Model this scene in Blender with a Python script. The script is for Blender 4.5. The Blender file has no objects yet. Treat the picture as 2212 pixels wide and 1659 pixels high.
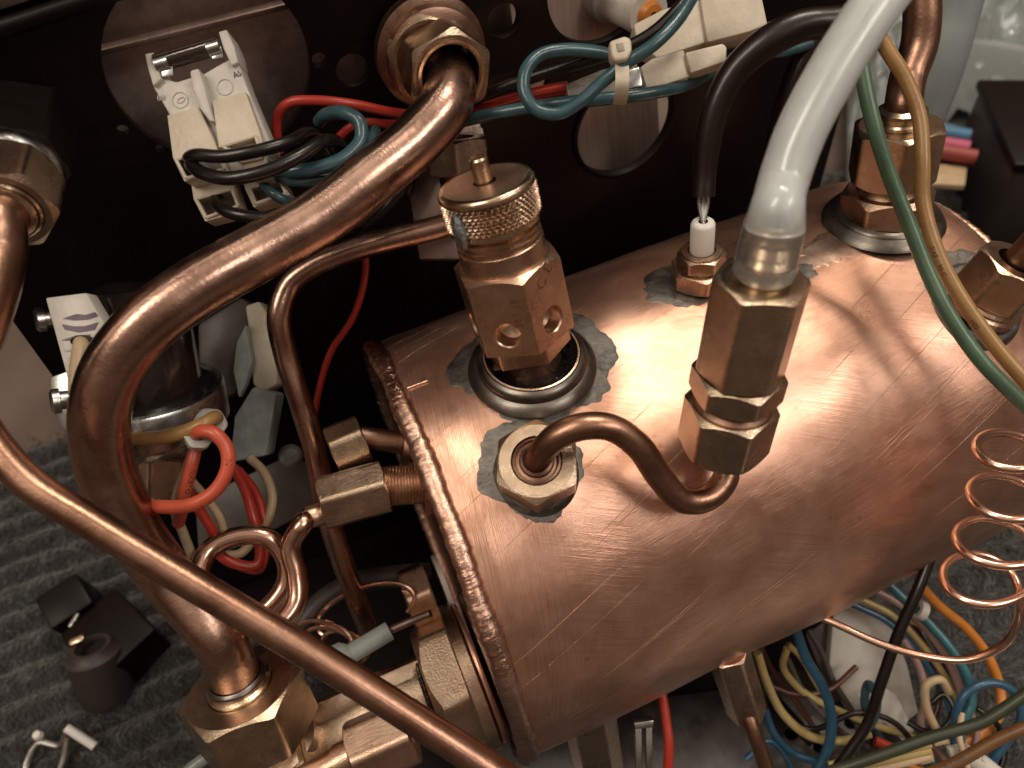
import bpy, bmesh, math, random
import numpy as np
from mathutils import Vector, Matrix, noise
from mathutils.geometry import tessellate_polygon
PI = math.pi
random.seed(7); RS = np.random.RandomState(5)
SC = bpy.context.scene; C = SC.collection
SC.unit_settings.system = 'METRIC'; SC.unit_settings.scale_length = 0.01     # one unit is a centimetre

# ------------------------------------------------------------------ camera
F, CX, CY = 1660.0, 1106.0, 829.5
A = np.array([.91866521, -.34187541, .19792787]); D = np.array([.07326164, .63978835, .76505137]); B = np.cross(A, D)
CAMH = 26.5
cam = bpy.data.cameras.new('camera'); co = bpy.data.objects.new('camera', cam); C.objects.link(co)
cam.sensor_width = 36; cam.lens = F/2212*36; cam.clip_start = .5; cam.clip_end = 2000
co.matrix_world = Matrix(((A[0], -A[1], -A[2], 0), (B[0], -B[1], -B[2], 0), (-D[0], D[1], D[2], CAMH), (0, 0, 0, 1)))
cam.dof.use_dof = True; cam.dof.focus_distance = 15.8; cam.dof.aperture_fstop = .18
SC.camera = co
# ------------------------------------------------------------------ room light
w = bpy.data.worlds.new("World"); SC.world = w; w.use_nodes = True
nt = w.node_tree; bg = nt.nodes['Background']
tc = nt.nodes.new('ShaderNodeTexCoord'); sx = nt.nodes.new('ShaderNodeSeparateXYZ'); rp = nt.nodes.new('ShaderNodeValToRGB')
nt.links.new(tc.outputs['Generated'], sx.inputs[0]); nt.links.new(sx.outputs[2], rp.inputs[0]); nt.links.new(rp.outputs[0], bg.inputs[0])
cr = rp.color_ramp
cr.elements[0].position = 0.0; cr.elements[0].color = (.05, .032, .024, 1)
cr.elements[1].position = 1.0; cr.elements[1].color = (.62, .52, .43, 1)
e = cr.elements.new(.35); e.color = (.15, .10, .075, 1)
e = cr.elements.new(.62); e.color = (.30, .22, .165, 1)
bg.inputs[1].default_value = 1.0
def lamp(name, loc, size, power, col=(1, .93, .84), target=(6, 8, 12)):
    l = bpy.data.lights.new(name, 'AREA'); l.shape = 'RECTANGLE'; l.size, l.size_y = size; l.energy = power; l.color = col
    o = bpy.data.objects.new(name, l); C.objects.link(o); o.location = loc
    o.rotation_euler = (Vector(loc)-Vector(target)).to_track_quat('Z', 'Y').to_euler()
    return o
lamp('ceiling_lamp', (54, 38, 150), (60, 16), 88000, (1, .88, .72))
lamp('ceiling_lamp', (-75, -10, 150), (34, 80), 80000, (1, .88, .72))
lamp('ceiling_lamp', (95, -95, 160), (90, 34), 100000, (1, .92, .82))
SC.view_settings.view_transform = 'Standard'; SC.view_settings.look = 'None'
SC.view_settings.exposure = 0.12; SC.view_settings.gamma = 1
SC.render.engine = 'CYCLES'; SC.cycles.max_bounces = 10; SC.cycles.glossy_bounces = 6; SC.cycles.transmission_bounces = 8

# ------------------------------------------------------------------ helpers
def W(X, Y, Z): return Vector((X, Y, Z))
def at(x, y, t):
    p = np.array([(x-CX)/F, (y-CY)/F, 1.0])*t
    return Vector((p@A, p@B, CAMH - p@D))
def ray(x, y): return at(x, y, 1.0) - Vector((0, 0, CAMH))
def on_plane(x, y, n, d):
    n = Vector(n); r = ray(x, y); o = Vector((0, 0, CAMH)); t = (d - n.dot(o))/n.dot(r); return o + r*t
def onz(x, y, z): return on_plane(x, y, (0, 0, 1), z)
YC, ZC, RB = 9.72, 9.337, 5.3
def on_boiler(x, y):
    r = ray(x, y); a = r.y**2+r.z**2; b = 2*(r.y*-YC + r.z*(CAMH-ZC)); c = YC*YC+(CAMH-ZC)**2-RB*RB
    t = (-b - math.sqrt(max(0, b*b-4*a*c)))/2/a
    return Vector((0, 0, CAMH)) + r*t
def toward(px, P, n):
    "point on the sight line of px nearest to the line P + s n"
    r = ray(*px).normalized(); o = Vector((0, 0, CAMH)); n = Vector(n).normalized(); w0 = o - P
    b = r.dot(n); d = r.dot(w0); e_ = n.dot(w0); den = 1-b*b
    return o + r*((b*e_-d)/den)
def frame(o, d, roll=0, ref=(0, -1, .3)):
    z = Vector(d).normalized(); x = Vector(ref); x = (x - z*x.dot(z)).normalized(); y = z.cross(x)
    return Matrix(((x.x, y.x, z.x, o[0]), (x.y, y.y, z.y, o[1]), (x.z, y.z, z.z, o[2]), (0, 0, 0, 1))) @ Matrix.Rotation(math.radians(roll), 4, 'Z')
OFF = {}
def tagit(o, label=None, cat=None, group=None, kind=None):
    if label: o['label'] = label
    if cat: o['category'] = cat
    if group: o['group'] = group
    if kind: o['kind'] = kind
    return o
def thing(name, label, cat, loc, group=None):
    o = bpy.data.objects.new(name, None); C.objects.link(o); o.location = loc; o.empty_display_size = .3
    OFF[o.name] = Vector(loc); return tagit(o, label, cat, group)
class G:
    def __init__(s): s.v = []; s.f = []; s.uv = []
    def add(s, v, f, M=None, uv=None):
        n = len(s.v)
        s.v += [tuple(M @ Vector(p)) if M is not None else tuple(p) for p in v]
        s.f += [tuple(i+n for i in q) for q in f]
        s.uv += list(uv) if uv is not None else [(p[2], math.atan2(p[1], p[0])) for p in v]
        return s
    def out(s, name, mat, parent=None, sharp=32, label=None, cat=None, group=None, kind=None, smooth=True, recalc=False):
        org = OFF[parent.name] if parent else Vector(np.mean(np.array(s.v), axis=0))
        me = bpy.data.meshes.new(name); me.from_pydata([tuple(Vector(p)-org) for p in s.v], [], s.f)
        ul = me.uv_layers.new(name='UVMap')
        idx = np.zeros(len(me.loops), dtype=np.int32); me.loops.foreach_get('vertex_index', idx)
        uva = np.array(s.uv, dtype=np.float32)[idx]
        ul.data.foreach_set('uv', uva.ravel())
        if recalc:
            bm = bmesh.new(); bm.from_mesh(me); bmesh.ops.recalc_face_normals(bm, faces=bm.faces); bm.to_mesh(me); bm.free()
        if smooth:
            me.shade_smooth(); me.set_sharp_from_angle(angle=math.radians(sharp))
        me.materials.append(mat); o = bpy.data.objects.new(name, me); C.objects.link(o)
        if parent: o.parent = parent
        else: o.location = org
        OFF[o.name] = org
        return tagit(o, label, cat, group, kind)
def lathe(prof, seg=48, close=False):
    v = []; f = []; uv = []; n = len(prof)
    s = 0; ss = [0]
    for i in range(1, n): ss.append(ss[-1]+math.hypot(prof[i][0]-prof[i-1][0], prof[i][1]-prof[i-1][1]))
    for i, (r, z) in enumerate(prof):
        for k in range(seg):
            a = 2*PI*k/seg; v.append((r*math.cos(a), r*math.sin(a), z)); uv.append((ss[i], a*max(r, .05)))
    for i in range(n-1 if not close else n):
        j = (i+1) % n
        for k in range(seg):
            k2 = (k+1) % seg; f.append((i*seg+k, i*seg+k2, j*seg+k2, j*seg+k))
    return v, f, None, uv
def rods(prof, seg=48): v, f, _, uv = lathe(prof, seg); return dict(v=v, f=f, uv=uv)
def hexprof(af, seg=6, rr=.035):
    "angles and radii of a hexagon outline with tiny rounded corners"
    out = []; R = af/2; Rc = R/math.cos(PI/6)
    for k in range(6):
        a0 = k*PI/3
        for t in (-.99, -.8, -.5, -.2, .2, .5, .8, .99):
            x, y = R, t*(R*math.tan(PI/6)-rr); 
            a = math.atan2(y, x)+a0; out.append((a, math.hypot(x, y)))
        a = a0+PI/6; out.append((a, Rc-rr*.42))
    return out
def hexa(af, h, hole=0, cham=(1, 1), rr=.03, z0=0, top_r=None):
    "hexagonal nut along z with conical chamfers (top, bottom)"
    P = hexprof(af, rr=rr); n = len(P); R = af/2; rc = R*.965 if top_r is None else top_r
    v = []; f = []
    def ring(fn):
        b = len(v)
        for a, r in P:
            rr_, z = fn(r); v.append((rr_*math.cos(a), rr_*math.sin(a), z0+z))
        return b
    sl = math.tan(math.radians(28)); rings = []
    ir = hole if hole > 0 else .001
    if cham[1]: rings += [ring(lambda r: (ir, 0)), ring(lambda r: (min(r, rc), 0)), ring(lambda r: (r, max(0, (r-rc)*sl*cham[1])))]
    else: rings += [ring(lambda r: (ir, 0)), ring(lambda r: (r-.02, 0)), ring(lambda r: (r, .02))]
    if cham[0]: rings += [ring(lambda r: (r, h-max(0, (r-rc)*sl*cham[0]))), ring(lambda r: (min(r, rc), h)), ring(lambda r: (ir, h))]
    else: rings += [ring(lambda r: (r, h-.02)), ring(lambda r: (r-.02, h)), ring(lambda r: (ir, h))]
    for i in range(len(rings)-1):
        a, b = rings[i], rings[i+1]
        for k in range(n):
            k2 = (k+1) % n; f.append((a+k, a+k2, b+k2, b+k))
    if hole > 0:
        a, b = rings[-1], rings[0]
        for k in range(n):
            k2 = (k+1) % n; f.append((a+k, a+k2, b+k2, b+k))
    return dict(v=v, f=f)
def box(sx_, sy_, sz_, bev=.03, c=(0, 0, 0)):
    bm = bmesh.new(); bmesh.ops.create_cube(bm, size=1)
    for q in bm.verts: q.co = Vector((q.co.x*sx_+c[0], q.co.y*sy_+c[1], q.co.z*sz_+c[2]))
    if bev: bmesh.ops.bevel(bm, geom=bm.edges[:], offset=bev, segments=2, profile=.5, affect='EDGES')
    bm.verts.ensure_lookup_table(); v = [tuple(q.co) for q in bm.verts]; f = [tuple(q.index for q in fc.verts) for fc in bm.faces]; bm.free()
    return dict(v=v, f=f)
def spline(P, per=8, closed=False):
    P = [Vector(p) for p in P]; n = len(P); out = []
    for i in range(n-1):
        p0 = P[max(i-1, 0)]; p1 = P[i]; p2 = P[i+1]; p3 = P[min(i+2, n-1)]
        d1 = max((p1-p0).length, 1e-4)**.5; d2 = max((p2-p1).length, 1e-4)**.5; d3 = max((p3-p2).length, 1e-4)**.5
        if i == 0: p0 = p1-(p2-p1); d1 = d2
        if i == n-2: p3 = p2+(p2-p1); d3 = d2
        m1 = ((p1-p0)/d1 - (p2-p0)/(d1+d2) + (p2-p1)/d2)*d2
        m2 = ((p2-p1)/d2 - (p3-p1)/(d2+d3) + (p3-p2)/d3)*d2
        for k in range(per):
            t = k/per; t2 = t*t; t3 = t2*t
            out.append(p1*(2*t3-3*t2+1) + m1*(t3-2*t2+t) + p2*(-2*t3+3*t2) + m2*(t3-t2))
    out.append(P[-1]); return out
def tube(P, r, seg=20, per=10, cap=True, raw=False, wob=0.0, ref=None):
    "tube along spline; returns geometry plus frames"
    L = P if raw else spline(P, per); n = len(L); fr = []
    T = [(L[min(i+1, n-1)]-L[max(i-1, 0)]).normalized() for i in range(n)]
    x = Vector(ref or (0, 0, 1)); x = x - T[0]*x.dot(T[0])
    if x.length < .05: x = Vector((1, 0, 0)) - T[0]*T[0].x
    x.normalize(); s = 0; v = []; f = []; uv = []
    for i in range(n):
        x = (x - T[i]*x.dot(T[i])).normalized(); y = T[i].cross(x)
        if i: s += (L[i]-L[i-1]).length
        rad = r(i/(n-1)) if callable(r) else r
        if wob: rad *= 1+wob*noise.noise(L[i]*.9)
        fr.append((L[i], x.copy(), y.copy(), s, rad))
        for k in range(seg):
            a = 2*PI*k/seg; v.append(tuple(L[i]+(x*math.cos(a)+y*math.sin(a))*rad)); uv.append((s, a*rad))
    for i in range(n-1):
        for k in range(seg):
            k2 = (k+1) % seg; f.append((i*seg+k, i*seg+k2, (i+1)*seg+k2, (i+1)*seg+k))
    if cap: f.append(tuple(range(seg-1, -1, -1))); f.append(tuple((n-1)*seg+k for k in range(seg)))
    return dict(v=v, f=f, uv=uv), fr
def slab(outer, thick, holes=(), away=None, bev=.02, segs=2):
    "polygon of 3D points with real thickness, extruded along away"
    loops = [[Vector(p) for p in outer]]+[[Vector(p) for p in h] for h in holes]
    flat = [p for l in loops for p in l]; n = len(flat)
    tris = tessellate_polygon(loops)
    o = loops[0]; nrm = Vector((0, 0, 0))
    for i in range(len(o)): nrm += o[i].cross(o[(i+1) % len(o)])
    nrm.normalize()
    aw = Vector(away).normalized() if away is not None else nrm*(1 if nrm.dot(sum(o, Vector())/len(o)-Vector((0, 0, CAMH))) > 0 else -1)
    bm = bmesh.new(); a = [bm.verts.new(p) for p in flat]; b = [bm.verts.new(p+aw*thick) for p in flat]
    for t in tris:
        try: bm.faces.new([a[i] for i in t]); bm.faces.new([b[i] for i in reversed(t)])
        except ValueError: pass
    k = 0
    for l in loops:
        m = len(l)
        for i in range(m): bm.faces.new((a[k+i], a[k+(i+1) % m], b[k+(i+1) % m], b[k+i]))
        k += m
    bmesh.ops.recalc_face_normals(bm, faces=bm.faces)
    if bev:
        es = [e_ for e_ in bm.edges if len(e_.link_faces) == 2 and e_.calc_face_angle(0) > .5]
        bmesh.ops.bevel(bm, geom=es, offset=bev, segments=segs, profile=.5, affect='EDGES', clamp_overlap=True)
    bm.verts.index_update(); v = [tuple(q.co) for q in bm.verts]; f = [tuple(q.index for q in fc.verts) for fc in bm.faces]; bm.free()
    return dict(v=v, f=f)
def px(pts, t): return [at(x, y, t) for x, y in pts]
def circ(cx, cy, rx, ry, n=40, rot=0, a0=0, a1=360):
    o = []
    for k in range(n):
        a = math.radians(a0+(a1-a0)*k/(n if abs(a1-a0) == 360 else n-1)); x, y = rx*math.cos(a), ry*math.sin(a); c_, s_ = math.cos(math.radians(rot)), math.sin(math.radians(rot))
        o.append((cx+x*c_-y*s_, cy+x*s_+y*c_))
    return o
def textmesh(s, size, ext=.0):
    cu = bpy.data.curves.new('t', 'FONT'); cu.body = s; cu.size = size; cu.extrude = ext; cu.resolution_u = 2
    o = bpy.data.objects.new('t', cu); C.objects.link(o); dg = bpy.context.evaluated_depsgraph_get()
    me = bpy.data.meshes.new_from_object(o.evaluated_get(dg)); v = [tuple(q.co) for q in me.vertices]; f = [tuple(p.vertices) for p in me.polygons]
    bpy.data.objects.remove(o); bpy.data.curves.remove(cu); return v, f
def print_on(fr, s, size, s0, ang, lift=.004, flip=1):
    "text wrapped on a tube: along its length at the given angle"
    v, f = textmesh(s, size); S = [q[3] for q in fr]; out = []
    for x, y, z in v:
        ss = s0 + flip*x; i = int(np.clip(np.searchsorted(S, ss)-1, 0, len(fr)-2)); u = (ss-S[i])/max(S[i+1]-S[i], 1e-6)
        p = fr[i][0].lerp(fr[i+1][0], u); ax = fr[i][1].lerp(fr[i+1][1], u); ay = fr[i][2].lerp(fr[i+1][2], u); r = fr[i][4]+lift
        a = math.radians(ang)-flip*y/r; out.append(tuple(p+(ax*math.cos(a)+ay*math.sin(a))*r))
    return dict(v=out, f=f)
def cam_angle(fr, s0):
    "angle on the tube that faces the camera at length s0"
    i = min(range(len(fr)), key=lambda k: abs(fr[k][3]-s0)); p, x, y, s, r = fr[i]; d = Vector((0, 0, CAMH))-p
    return math.degrees(math.atan2(d.dot(y), d.dot(x)))

# ------------------------------------------------------------------ materials
def new_mat(name):
    m = bpy.data.materials.new(name); m.use_nodes = True; return m, m.node_tree, m.node_tree.nodes['Principled BSDF']
def N(nt, t, **k):
    n = nt.nodes.new(t)
    for a, b in k.items():
        if a in n.inputs.keys() if hasattr(n.inputs, 'keys') else False: n.inputs[a].default_value = b
        else: setattr(n, a, b)
    return n
def ramp(nt, src, stops):
    r = nt.nodes.new('ShaderNodeValToRGB'); nt.links.new(src, r.inputs[0]); e = r.color_ramp.elements
    for i, (p, c) in enumerate(stops):
        if i > 1: el = e.new(p)
        else: el = e[i]; el.position = p
        el.color = c if len(c) == 4 else (*c, 1)
    return r.outputs[0]
def metal(name, c1, c2, rough=(.2, .4), scale=(1, 1), nscale=1.2, scratch=.25, coord='UV', brush=(2.5, 60), bump=.02, tarn=None, tarn_amt=.5, pits=0, sc2=None):
    m, nt, p = new_mat(name); L = nt.links.new
    tc = N(nt, 'ShaderNodeTexCoord'); src = tc.outputs[coord]
    mp = N(nt, 'ShaderNodeMapping'); L(src, mp.inputs[0]); mp.inputs['Scale'].default_value = (brush[0], brush[1], brush[1] if coord != 'UV' else 1)
    n1 = N(nt, 'ShaderNodeTexNoise'); L(mp.outputs[0], n1.inputs[0]); n1.inputs['Scale'].default_value = 1; n1.inputs['Detail'].default_value = 4; n1.inputs['Roughness'].default_value = .65
    n2 = N(nt, 'ShaderNodeTexNoise'); L(tc.outputs['Object'], n2.inputs[0]); n2.inputs['Scale'].default_value = nscale; n2.inputs['Detail'].default_value = 6; n2.inputs['Roughness'].default_value = .6
    col = ramp(nt, n2.outputs[0], [(.35, c1), (.65, c2)])
    if tarn:
        n3 = N(nt, 'ShaderNodeTexNoise'); L(tc.outputs['Object'], n3.inputs[0]); n3.inputs['Scale'].default_value = nscale*2.3; n3.inputs['Detail'].default_value = 8; n3.inputs['Roughness'].default_value = .7
        fac = ramp(nt, n3.outputs[0], [(.52, (0, 0, 0)), (.72, (tarn_amt,)*3)])
        mx = N(nt, 'ShaderNodeMix', data_type='RGBA'); L(fac, mx.inputs[0]); L(col, mx.inputs[6]); mx.inputs[7].default_value = (*tarn, 1); col = mx.outputs[2]
    # darkened in the brush lines
    mx2 = N(nt, 'ShaderNodeMix', data_type='RGBA', blend_type='MULTIPLY'); g = ramp(nt, n1.outputs[0], [(.3, (1-scratch,)*3), (.6, (1, 1, 1))]); mx2.inputs[0].default_value = 1
    L(col, mx2.inputs[6]); L(g, mx2.inputs[7]); L(mx2.outputs[2], p.inputs['Base Color'])
    p.inputs['Metallic'].default_value = 1
    mr = N(nt, 'ShaderNodeMapRange'); L(n2.outputs[0], mr.inputs[0]); mr.inputs[1].default_value = .3; mr.inputs[2].default_value = .7; mr.inputs[3].default_value = rough[0]; mr.inputs[4].default_value = rough[1]
    L(mr.outputs[0], p.inputs['Roughness'])
    b = N(nt, 'ShaderNodeBump'); b.inputs['Strength'].default_value = 1; b.inputs['Distance'].default_value = bump; L(n1.outputs[0], b.inputs['Height'])
    if pits:
        n4 = N(nt, 'ShaderNodeTexNoise'); L(tc.outputs['Object'], n4.inputs[0]); n4.inputs['Scale'].default_value = sc2 or 14; n4.inputs['Detail'].default_value = 5
        b2 = N(nt, 'ShaderNodeBump'); b2.inputs['Distance'].default_value = pits; L(n4.outputs[0], b2.inputs['Height']); L(b.outputs[0], b2.inputs['Normal']); L(b2.outputs[0], p.inputs['Normal'])
    else: L(b.outputs[0], p.inputs['Normal'])
    return m
def plastic(name, c, rough=.35, var=.12, nscale=3, trans=0, sss=0, bump=.004, coat=0, spec=.5, dirt=None):
    m, nt, p = new_mat(name); L = nt.links.new; tc = N(nt, 'ShaderNodeTexCoord')
    n = N(nt, 'ShaderNodeTexNoise'); L(tc.outputs['Object'], n.inputs[0]); n.inputs['Scale'].default_value = nscale; n.inputs['Detail'].default_value = 6
    c2 = tuple(x*(1-var) for x in c); col = ramp(nt, n.outputs[0], [(.35, c2), (.65, c)])
    if dirt:
        n3 = N(nt, 'ShaderNodeTexNoise'); L(tc.outputs['Object'], n3.inputs[0]); n3.inputs['Scale'].default_value = nscale*4; n3.inputs['Detail'].default_value = 9; n3.inputs['Roughness'].default_value = .75
        fac = ramp(nt, n3.outputs[0], [(.58, (0, 0, 0)), (.75, (.6, .6, .6))]); mx = N(nt, 'ShaderNodeMix', data_type='RGBA'); L(fac, mx.inputs[0]); L(col, mx.inputs[6]); mx.inputs[7].default_value = (*dirt, 1); col = mx.outputs[2]
    L(col, p.inputs['Base Color']); p.inputs['Roughness'].default_value = rough; p.inputs['Specular IOR Level'].default_value = spec
    p.inputs['Transmission Weight'].default_value = trans; p.inputs['Coat Weight'].default_value = coat; p.inputs['Coat Roughness'].default_value = .1
    if sss: p.inputs['Subsurface Weight'].default_value = sss; p.inputs['Subsurface Radius'].default_value = (.3, .25, .2); p.inputs['Subsurface Scale'].default_value = .5
    b = N(nt, 'ShaderNodeBump'); b.inputs['Distance'].default_value = bump; n5 = N(nt, 'ShaderNodeTexNoise'); L(tc.outputs['Object'], n5.inputs[0]); n5.inputs['Scale'].default_value = 9; L(n5.outputs[0], b.inputs['Height']); L(b.outputs[0], p.inputs['Normal'])
    return m
def boiler_mat():
    m, nt, p = new_mat('brushed_copper'); L = nt.links.new; tc = N(nt, 'ShaderNodeTexCoord'); uv = tc.outputs['UV']
    def stroke(rot, sc, seed, detail=3):
        mp = N(nt, 'ShaderNodeMapping'); L(uv, mp.inputs[0]); mp.inputs['Rotation'].default_value = (0, 0, math.radians(rot)); mp.inputs['Location'].default_value = (seed, seed*1.7, 0); mp.inputs['Scale'].default_value = (sc[0], sc[1], 1)
        # rotate first, scale after
        mp2 = N(nt, 'ShaderNodeMapping'); L(uv, mp2.inputs[0]); mp2.inputs['Rotation'].default_value = (0, 0, math.radians(rot))
        mp.inputs['Rotation'].default_value = (0, 0, 0); L(mp2.outputs[0], mp.inputs[0])
        wn = N(nt, 'ShaderNodeTexNoise'); L(mp.outputs[0], wn.inputs[0]); wn.inputs['Scale'].default_value = 1; wn.inputs['Detail'].default_value = detail; wn.inputs['Roughness'].default_value = .7
        return wn.outputs[0]
    A1 = stroke(6, (.7, 62), 3); A2 = stroke(82, (.8, 48), 9); A3 = stroke(-28, (.5, 70), 15)
    big = N(nt, 'ShaderNodeTexNoise'); L(tc.outputs['Object'], big.inputs[0]); big.inputs['Scale'].default_value = .42; big.inputs['Detail'].default_value = 3
    def mixf(f, a, b):
        x = N(nt, 'ShaderNodeMix', data_type='FLOAT'); L(f, x.inputs[0]); L(a, x.inputs[2]); L(b, x.inputs[3]); return x.outputs[0]
    m1 = ramp(nt, big.outputs[0], [(.42, (0, 0, 0)), (.55, (1, 1, 1))])
    # lengthwise strokes give way to round-about strokes near the left seam
    sep = N(nt, 'ShaderNodeSeparateXYZ'); L(uv, sep.inputs[0])
    mr = N(nt, 'ShaderNodeMapRange'); L(sep.outputs[0], mr.inputs[0]); mr.inputs[1].default_value = 1.6; mr.inputs[2].default_value = 3.4; mr.inputs[3].default_value = 1; mr.inputs[4].default_value = 0
    base = mixf(m1, A1, A3); fine = mixf(mr.outputs[0], base, A2)
    n2 = N(nt, 'ShaderNodeTexNoise'); L(tc.outputs['Object'], n2.inputs[0]); n2.inputs['Scale'].default_value = 1.1; n2.inputs['Detail'].default_value = 7; n2.inputs['Roughness'].default_value = .62
    col = ramp(nt, n2.outputs[0], [(.30, (.62, .35, .245)), (.5, (.72, .425, .31)), (.70, (.79, .50, .385))])
    n3 = N(nt, 'ShaderNodeTexNoise'); L(tc.outputs['Object'], n3.inputs[0]); n3.inputs['Scale'].default_value = 3.1; n3.inputs['Detail'].default_value = 9; n3.inputs['Roughness'].default_value = .72
    fac = ramp(nt, n3.outputs[0], [(.54, (0, 0, 0)), (.78, (.32, .32, .32))]); mx = N(nt, 'ShaderNodeMix', data_type='RGBA'); L(fac, mx.inputs[0]); L(col, mx.inputs[6]); mx.inputs[7].default_value = (.46, .23, .16, 1)
    # tiny water spots
    vo = N(nt, 'ShaderNodeTexVoronoi'); L(tc.outputs['Object'], vo.inputs[0]); vo.inputs['Scale'].default_value = 1.1
    sp = ramp(nt, vo.outputs['Distance'], [(.0, (.55, .55, .55)), (.05, (.3, .3, .3)), (.075, (0, 0, 0))]); e = nt.nodes[-1].color_ramp
    mx3 = N(nt, 'ShaderNodeMix', data_type='RGBA'); L(sp, mx3.inputs[0]); L(mx.outputs[2], mx3.inputs[6]); mx3.inputs[7].default_value = (.33, .15, .09, 1)
    g = ramp(nt, fine, [(.34, (.74, .70, .68)), (.60, (1, 1, 1))]); mx2 = N(nt, 'ShaderNodeMix', data_type='RGBA', blend_type='MULTIPLY'); mx2.inputs[0].default_value = 1
    L(mx3.outputs[2], mx2.inputs[6]); L(g, mx2.inputs[7]); L(mx2.outputs[2], p.inputs['Base Color']); p.inputs['Metallic'].default_value = .9
    mr2 = N(nt, 'ShaderNodeMapRange'); L(n2.outputs[0], mr2.inputs[0]); mr2.inputs[1].default_value = .3; mr2.inputs[2].default_value = .7; mr2.inputs[3].default_value = .27; mr2.inputs[4].default_value = .37; L(mr2.outputs[0], p.inputs['Roughness'])
    b = N(nt, 'ShaderNodeBump'); b.inputs['Distance'].default_value = .0048; L(fine, b.inputs['Height'])
    # single long scratches
    n6 = stroke(22, (.10, 26), 31, 1); s6 = ramp(nt, n6, [(.69, (0, 0, 0)), (.73, (1, 1, 1))])
    b2 = N(nt, 'ShaderNodeBump'); b2.inputs['Distance'].default_value = .006; L(s6, b2.inputs['Height']); L(b.outputs[0], b2.inputs['Normal'])
    n7 = N(nt, 'ShaderNodeTexNoise'); L(tc.outputs['Object'], n7.inputs[0]); n7.inputs['Scale'].default_value = 5; n7.inputs['Detail'].default_value = 4
    b3 = N(nt, 'ShaderNodeBump'); b3.inputs['Distance'].default_value = .0012; L(n7.outputs[0], b3.inputs['Height']); L(b2.outputs[0], b3.inputs['Normal']); L(b3.outputs[0], p.inputs['Normal'])
    return m
COP = boiler_mat()
COP_D = metal('dull_copper', (.50, .25, .17), (.66, .36, .26), (.25, .4), tarn=(.22, .10, .07), bump=.01, pits=.03, sc2=3)
PIPE = metal('copper_pipe_worn', (.36, .225, .175), (.60, .39, .30), (.20, .32), nscale=.9, brush=(18, 5), bump=.004, tarn=(.30, .15, .13), tarn_amt=.65, scratch=.16, pits=.004)
PIPE2 = metal('copper_pipe_shade_dark', (.30, .165, .11), (.42, .245, .17), (.28, .38), nscale=1.2, brush=(8, 8), bump=.003, tarn=(.22, .12, .11), tarn_amt=.6, scratch=.1, pits=.004)  # copper darkened in colour for the shade over the crossing pipe
PIPE3 = metal('copper_pipe_bright', (.50, .30, .22), (.66, .42, .32), (.18, .26), nscale=1.2, brush=(8, 8), bump=.002, scratch=.1)
CAPIL = metal('capillary_copper', (.86, .52, .38), (.92, .62, .48), (.18, .24), bump=.001, scratch=.05)
BRASS = metal('brass_machined', (.48, .36, .255), (.66, .51, .38), (.20, .30), nscale=1.6, coord='Object', brush=(6, 40), bump=.006, tarn=(.30, .20, .14), tarn_amt=.5, scratch=.18)
BRASS_P = metal('brass_pinkish', (.58, .39, .28), (.74, .53, .40), (.24, .34), nscale=1.4, coord='Object', brush=(4, 34), bump=.006, tarn=(.36, .2, .14), tarn_amt=.4, scratch=.15)
BRASS_T = metal('brass_turned', (.62, .47, .32), (.74, .58, .42), (.16, .26), nscale=2, brush=(60, .6), bump=.004, scratch=.15)
BRASS_C = metal('brass_cast', (.52, .39, .28), (.66, .51, .38), (.32, .42), nscale=2, bump=.002, tarn=(.34, .23, .16), tarn_amt=.4, scratch=.05, pits=.010, sc2=18)
BRASS_DK = metal('brass_dark', (.24, .14, .10), (.36, .22, .16), (.3, .45), nscale=2, coord='Object', brush=(6, 40), bump=.006)
KNURL = metal('brass_knurl', (.50, .36, .26), (.64, .48, .36), (.22, .3), nscale=2, coord='Object', brush=(2, 2), bump=.0005, scratch=.05)
CAPF = metal('brass_cap_face', (.46, .31, .23), (.58, .41, .31), (.34, .42), nscale=2, brush=(46, 1.5), bump=.004, scratch=.25)
STEEL = metal('steel_zinc', (.42, .42, .41), (.58, .58, .56), (.2, .34), nscale=2, bump=.003, tarn=(.2, .2, .2))
SHEET = metal('steel_sheet', (.13, .125, .125), (.18, .175, .175), (.4, .55), nscale=1.5, coord='Object', brush=(30, 2), bump=.003)
BACK = metal('steel_back_panel', (.80, .60, .50), (.90, .70, .60), (.5, .6), nscale=.5, coord='Object', brush=(8, .4), bump=.004)
BACK.node_tree.nodes['Principled BSDF'].inputs['Metallic'].default_value = .55
BACKD = metal('steel_back_panel_dull', (.34, .25, .22), (.44, .33, .29), (.45, .6), nscale=.8, coord='Object', brush=(8, .4), bump=.004, tarn=(.09, .05, .04))
BACKL = metal('steel_back_panel_dimmed', (.50, .38, .34), (.60, .47, .42), (.5, .6), nscale=.8, coord='Object', brush=(3, 3), bump=.002, tarn=(.2, .12, .10))  # darker copy of the back sheet, standing in for its dimmer reflection
BACKL.node_tree.nodes['Principled BSDF'].inputs['Metallic'].default_value = .7
SOLD = metal('solder_grey', (.13, .125, .12), (.28, .265, .24), (.38, .55), nscale=3, bump=.01, tarn=(.36, .30, .26), tarn_amt=.5, pits=.012, sc2=9)
SOLD_R = metal('solder_ring', (.17, .155, .14), (.26, .235, .21), (.28, .4), nscale=1.5, bump=.001, pits=.006, sc2=4)
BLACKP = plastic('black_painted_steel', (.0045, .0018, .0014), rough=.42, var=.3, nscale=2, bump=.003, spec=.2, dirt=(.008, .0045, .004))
BLACK = plastic('black_rubber', (.010, .007, .006), rough=.28, var=.3, bump=.004, spec=.55)
BLACKS = plastic('black_shrink_sleeve', (.012, .006, .005), rough=.30, var=.3, nscale=5, bump=.003, spec=.5)
BAKE = plastic('bakelite', (.012, .008, .007), rough=.24, var=.2, bump=.002, spec=.6, coat=1)
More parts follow.
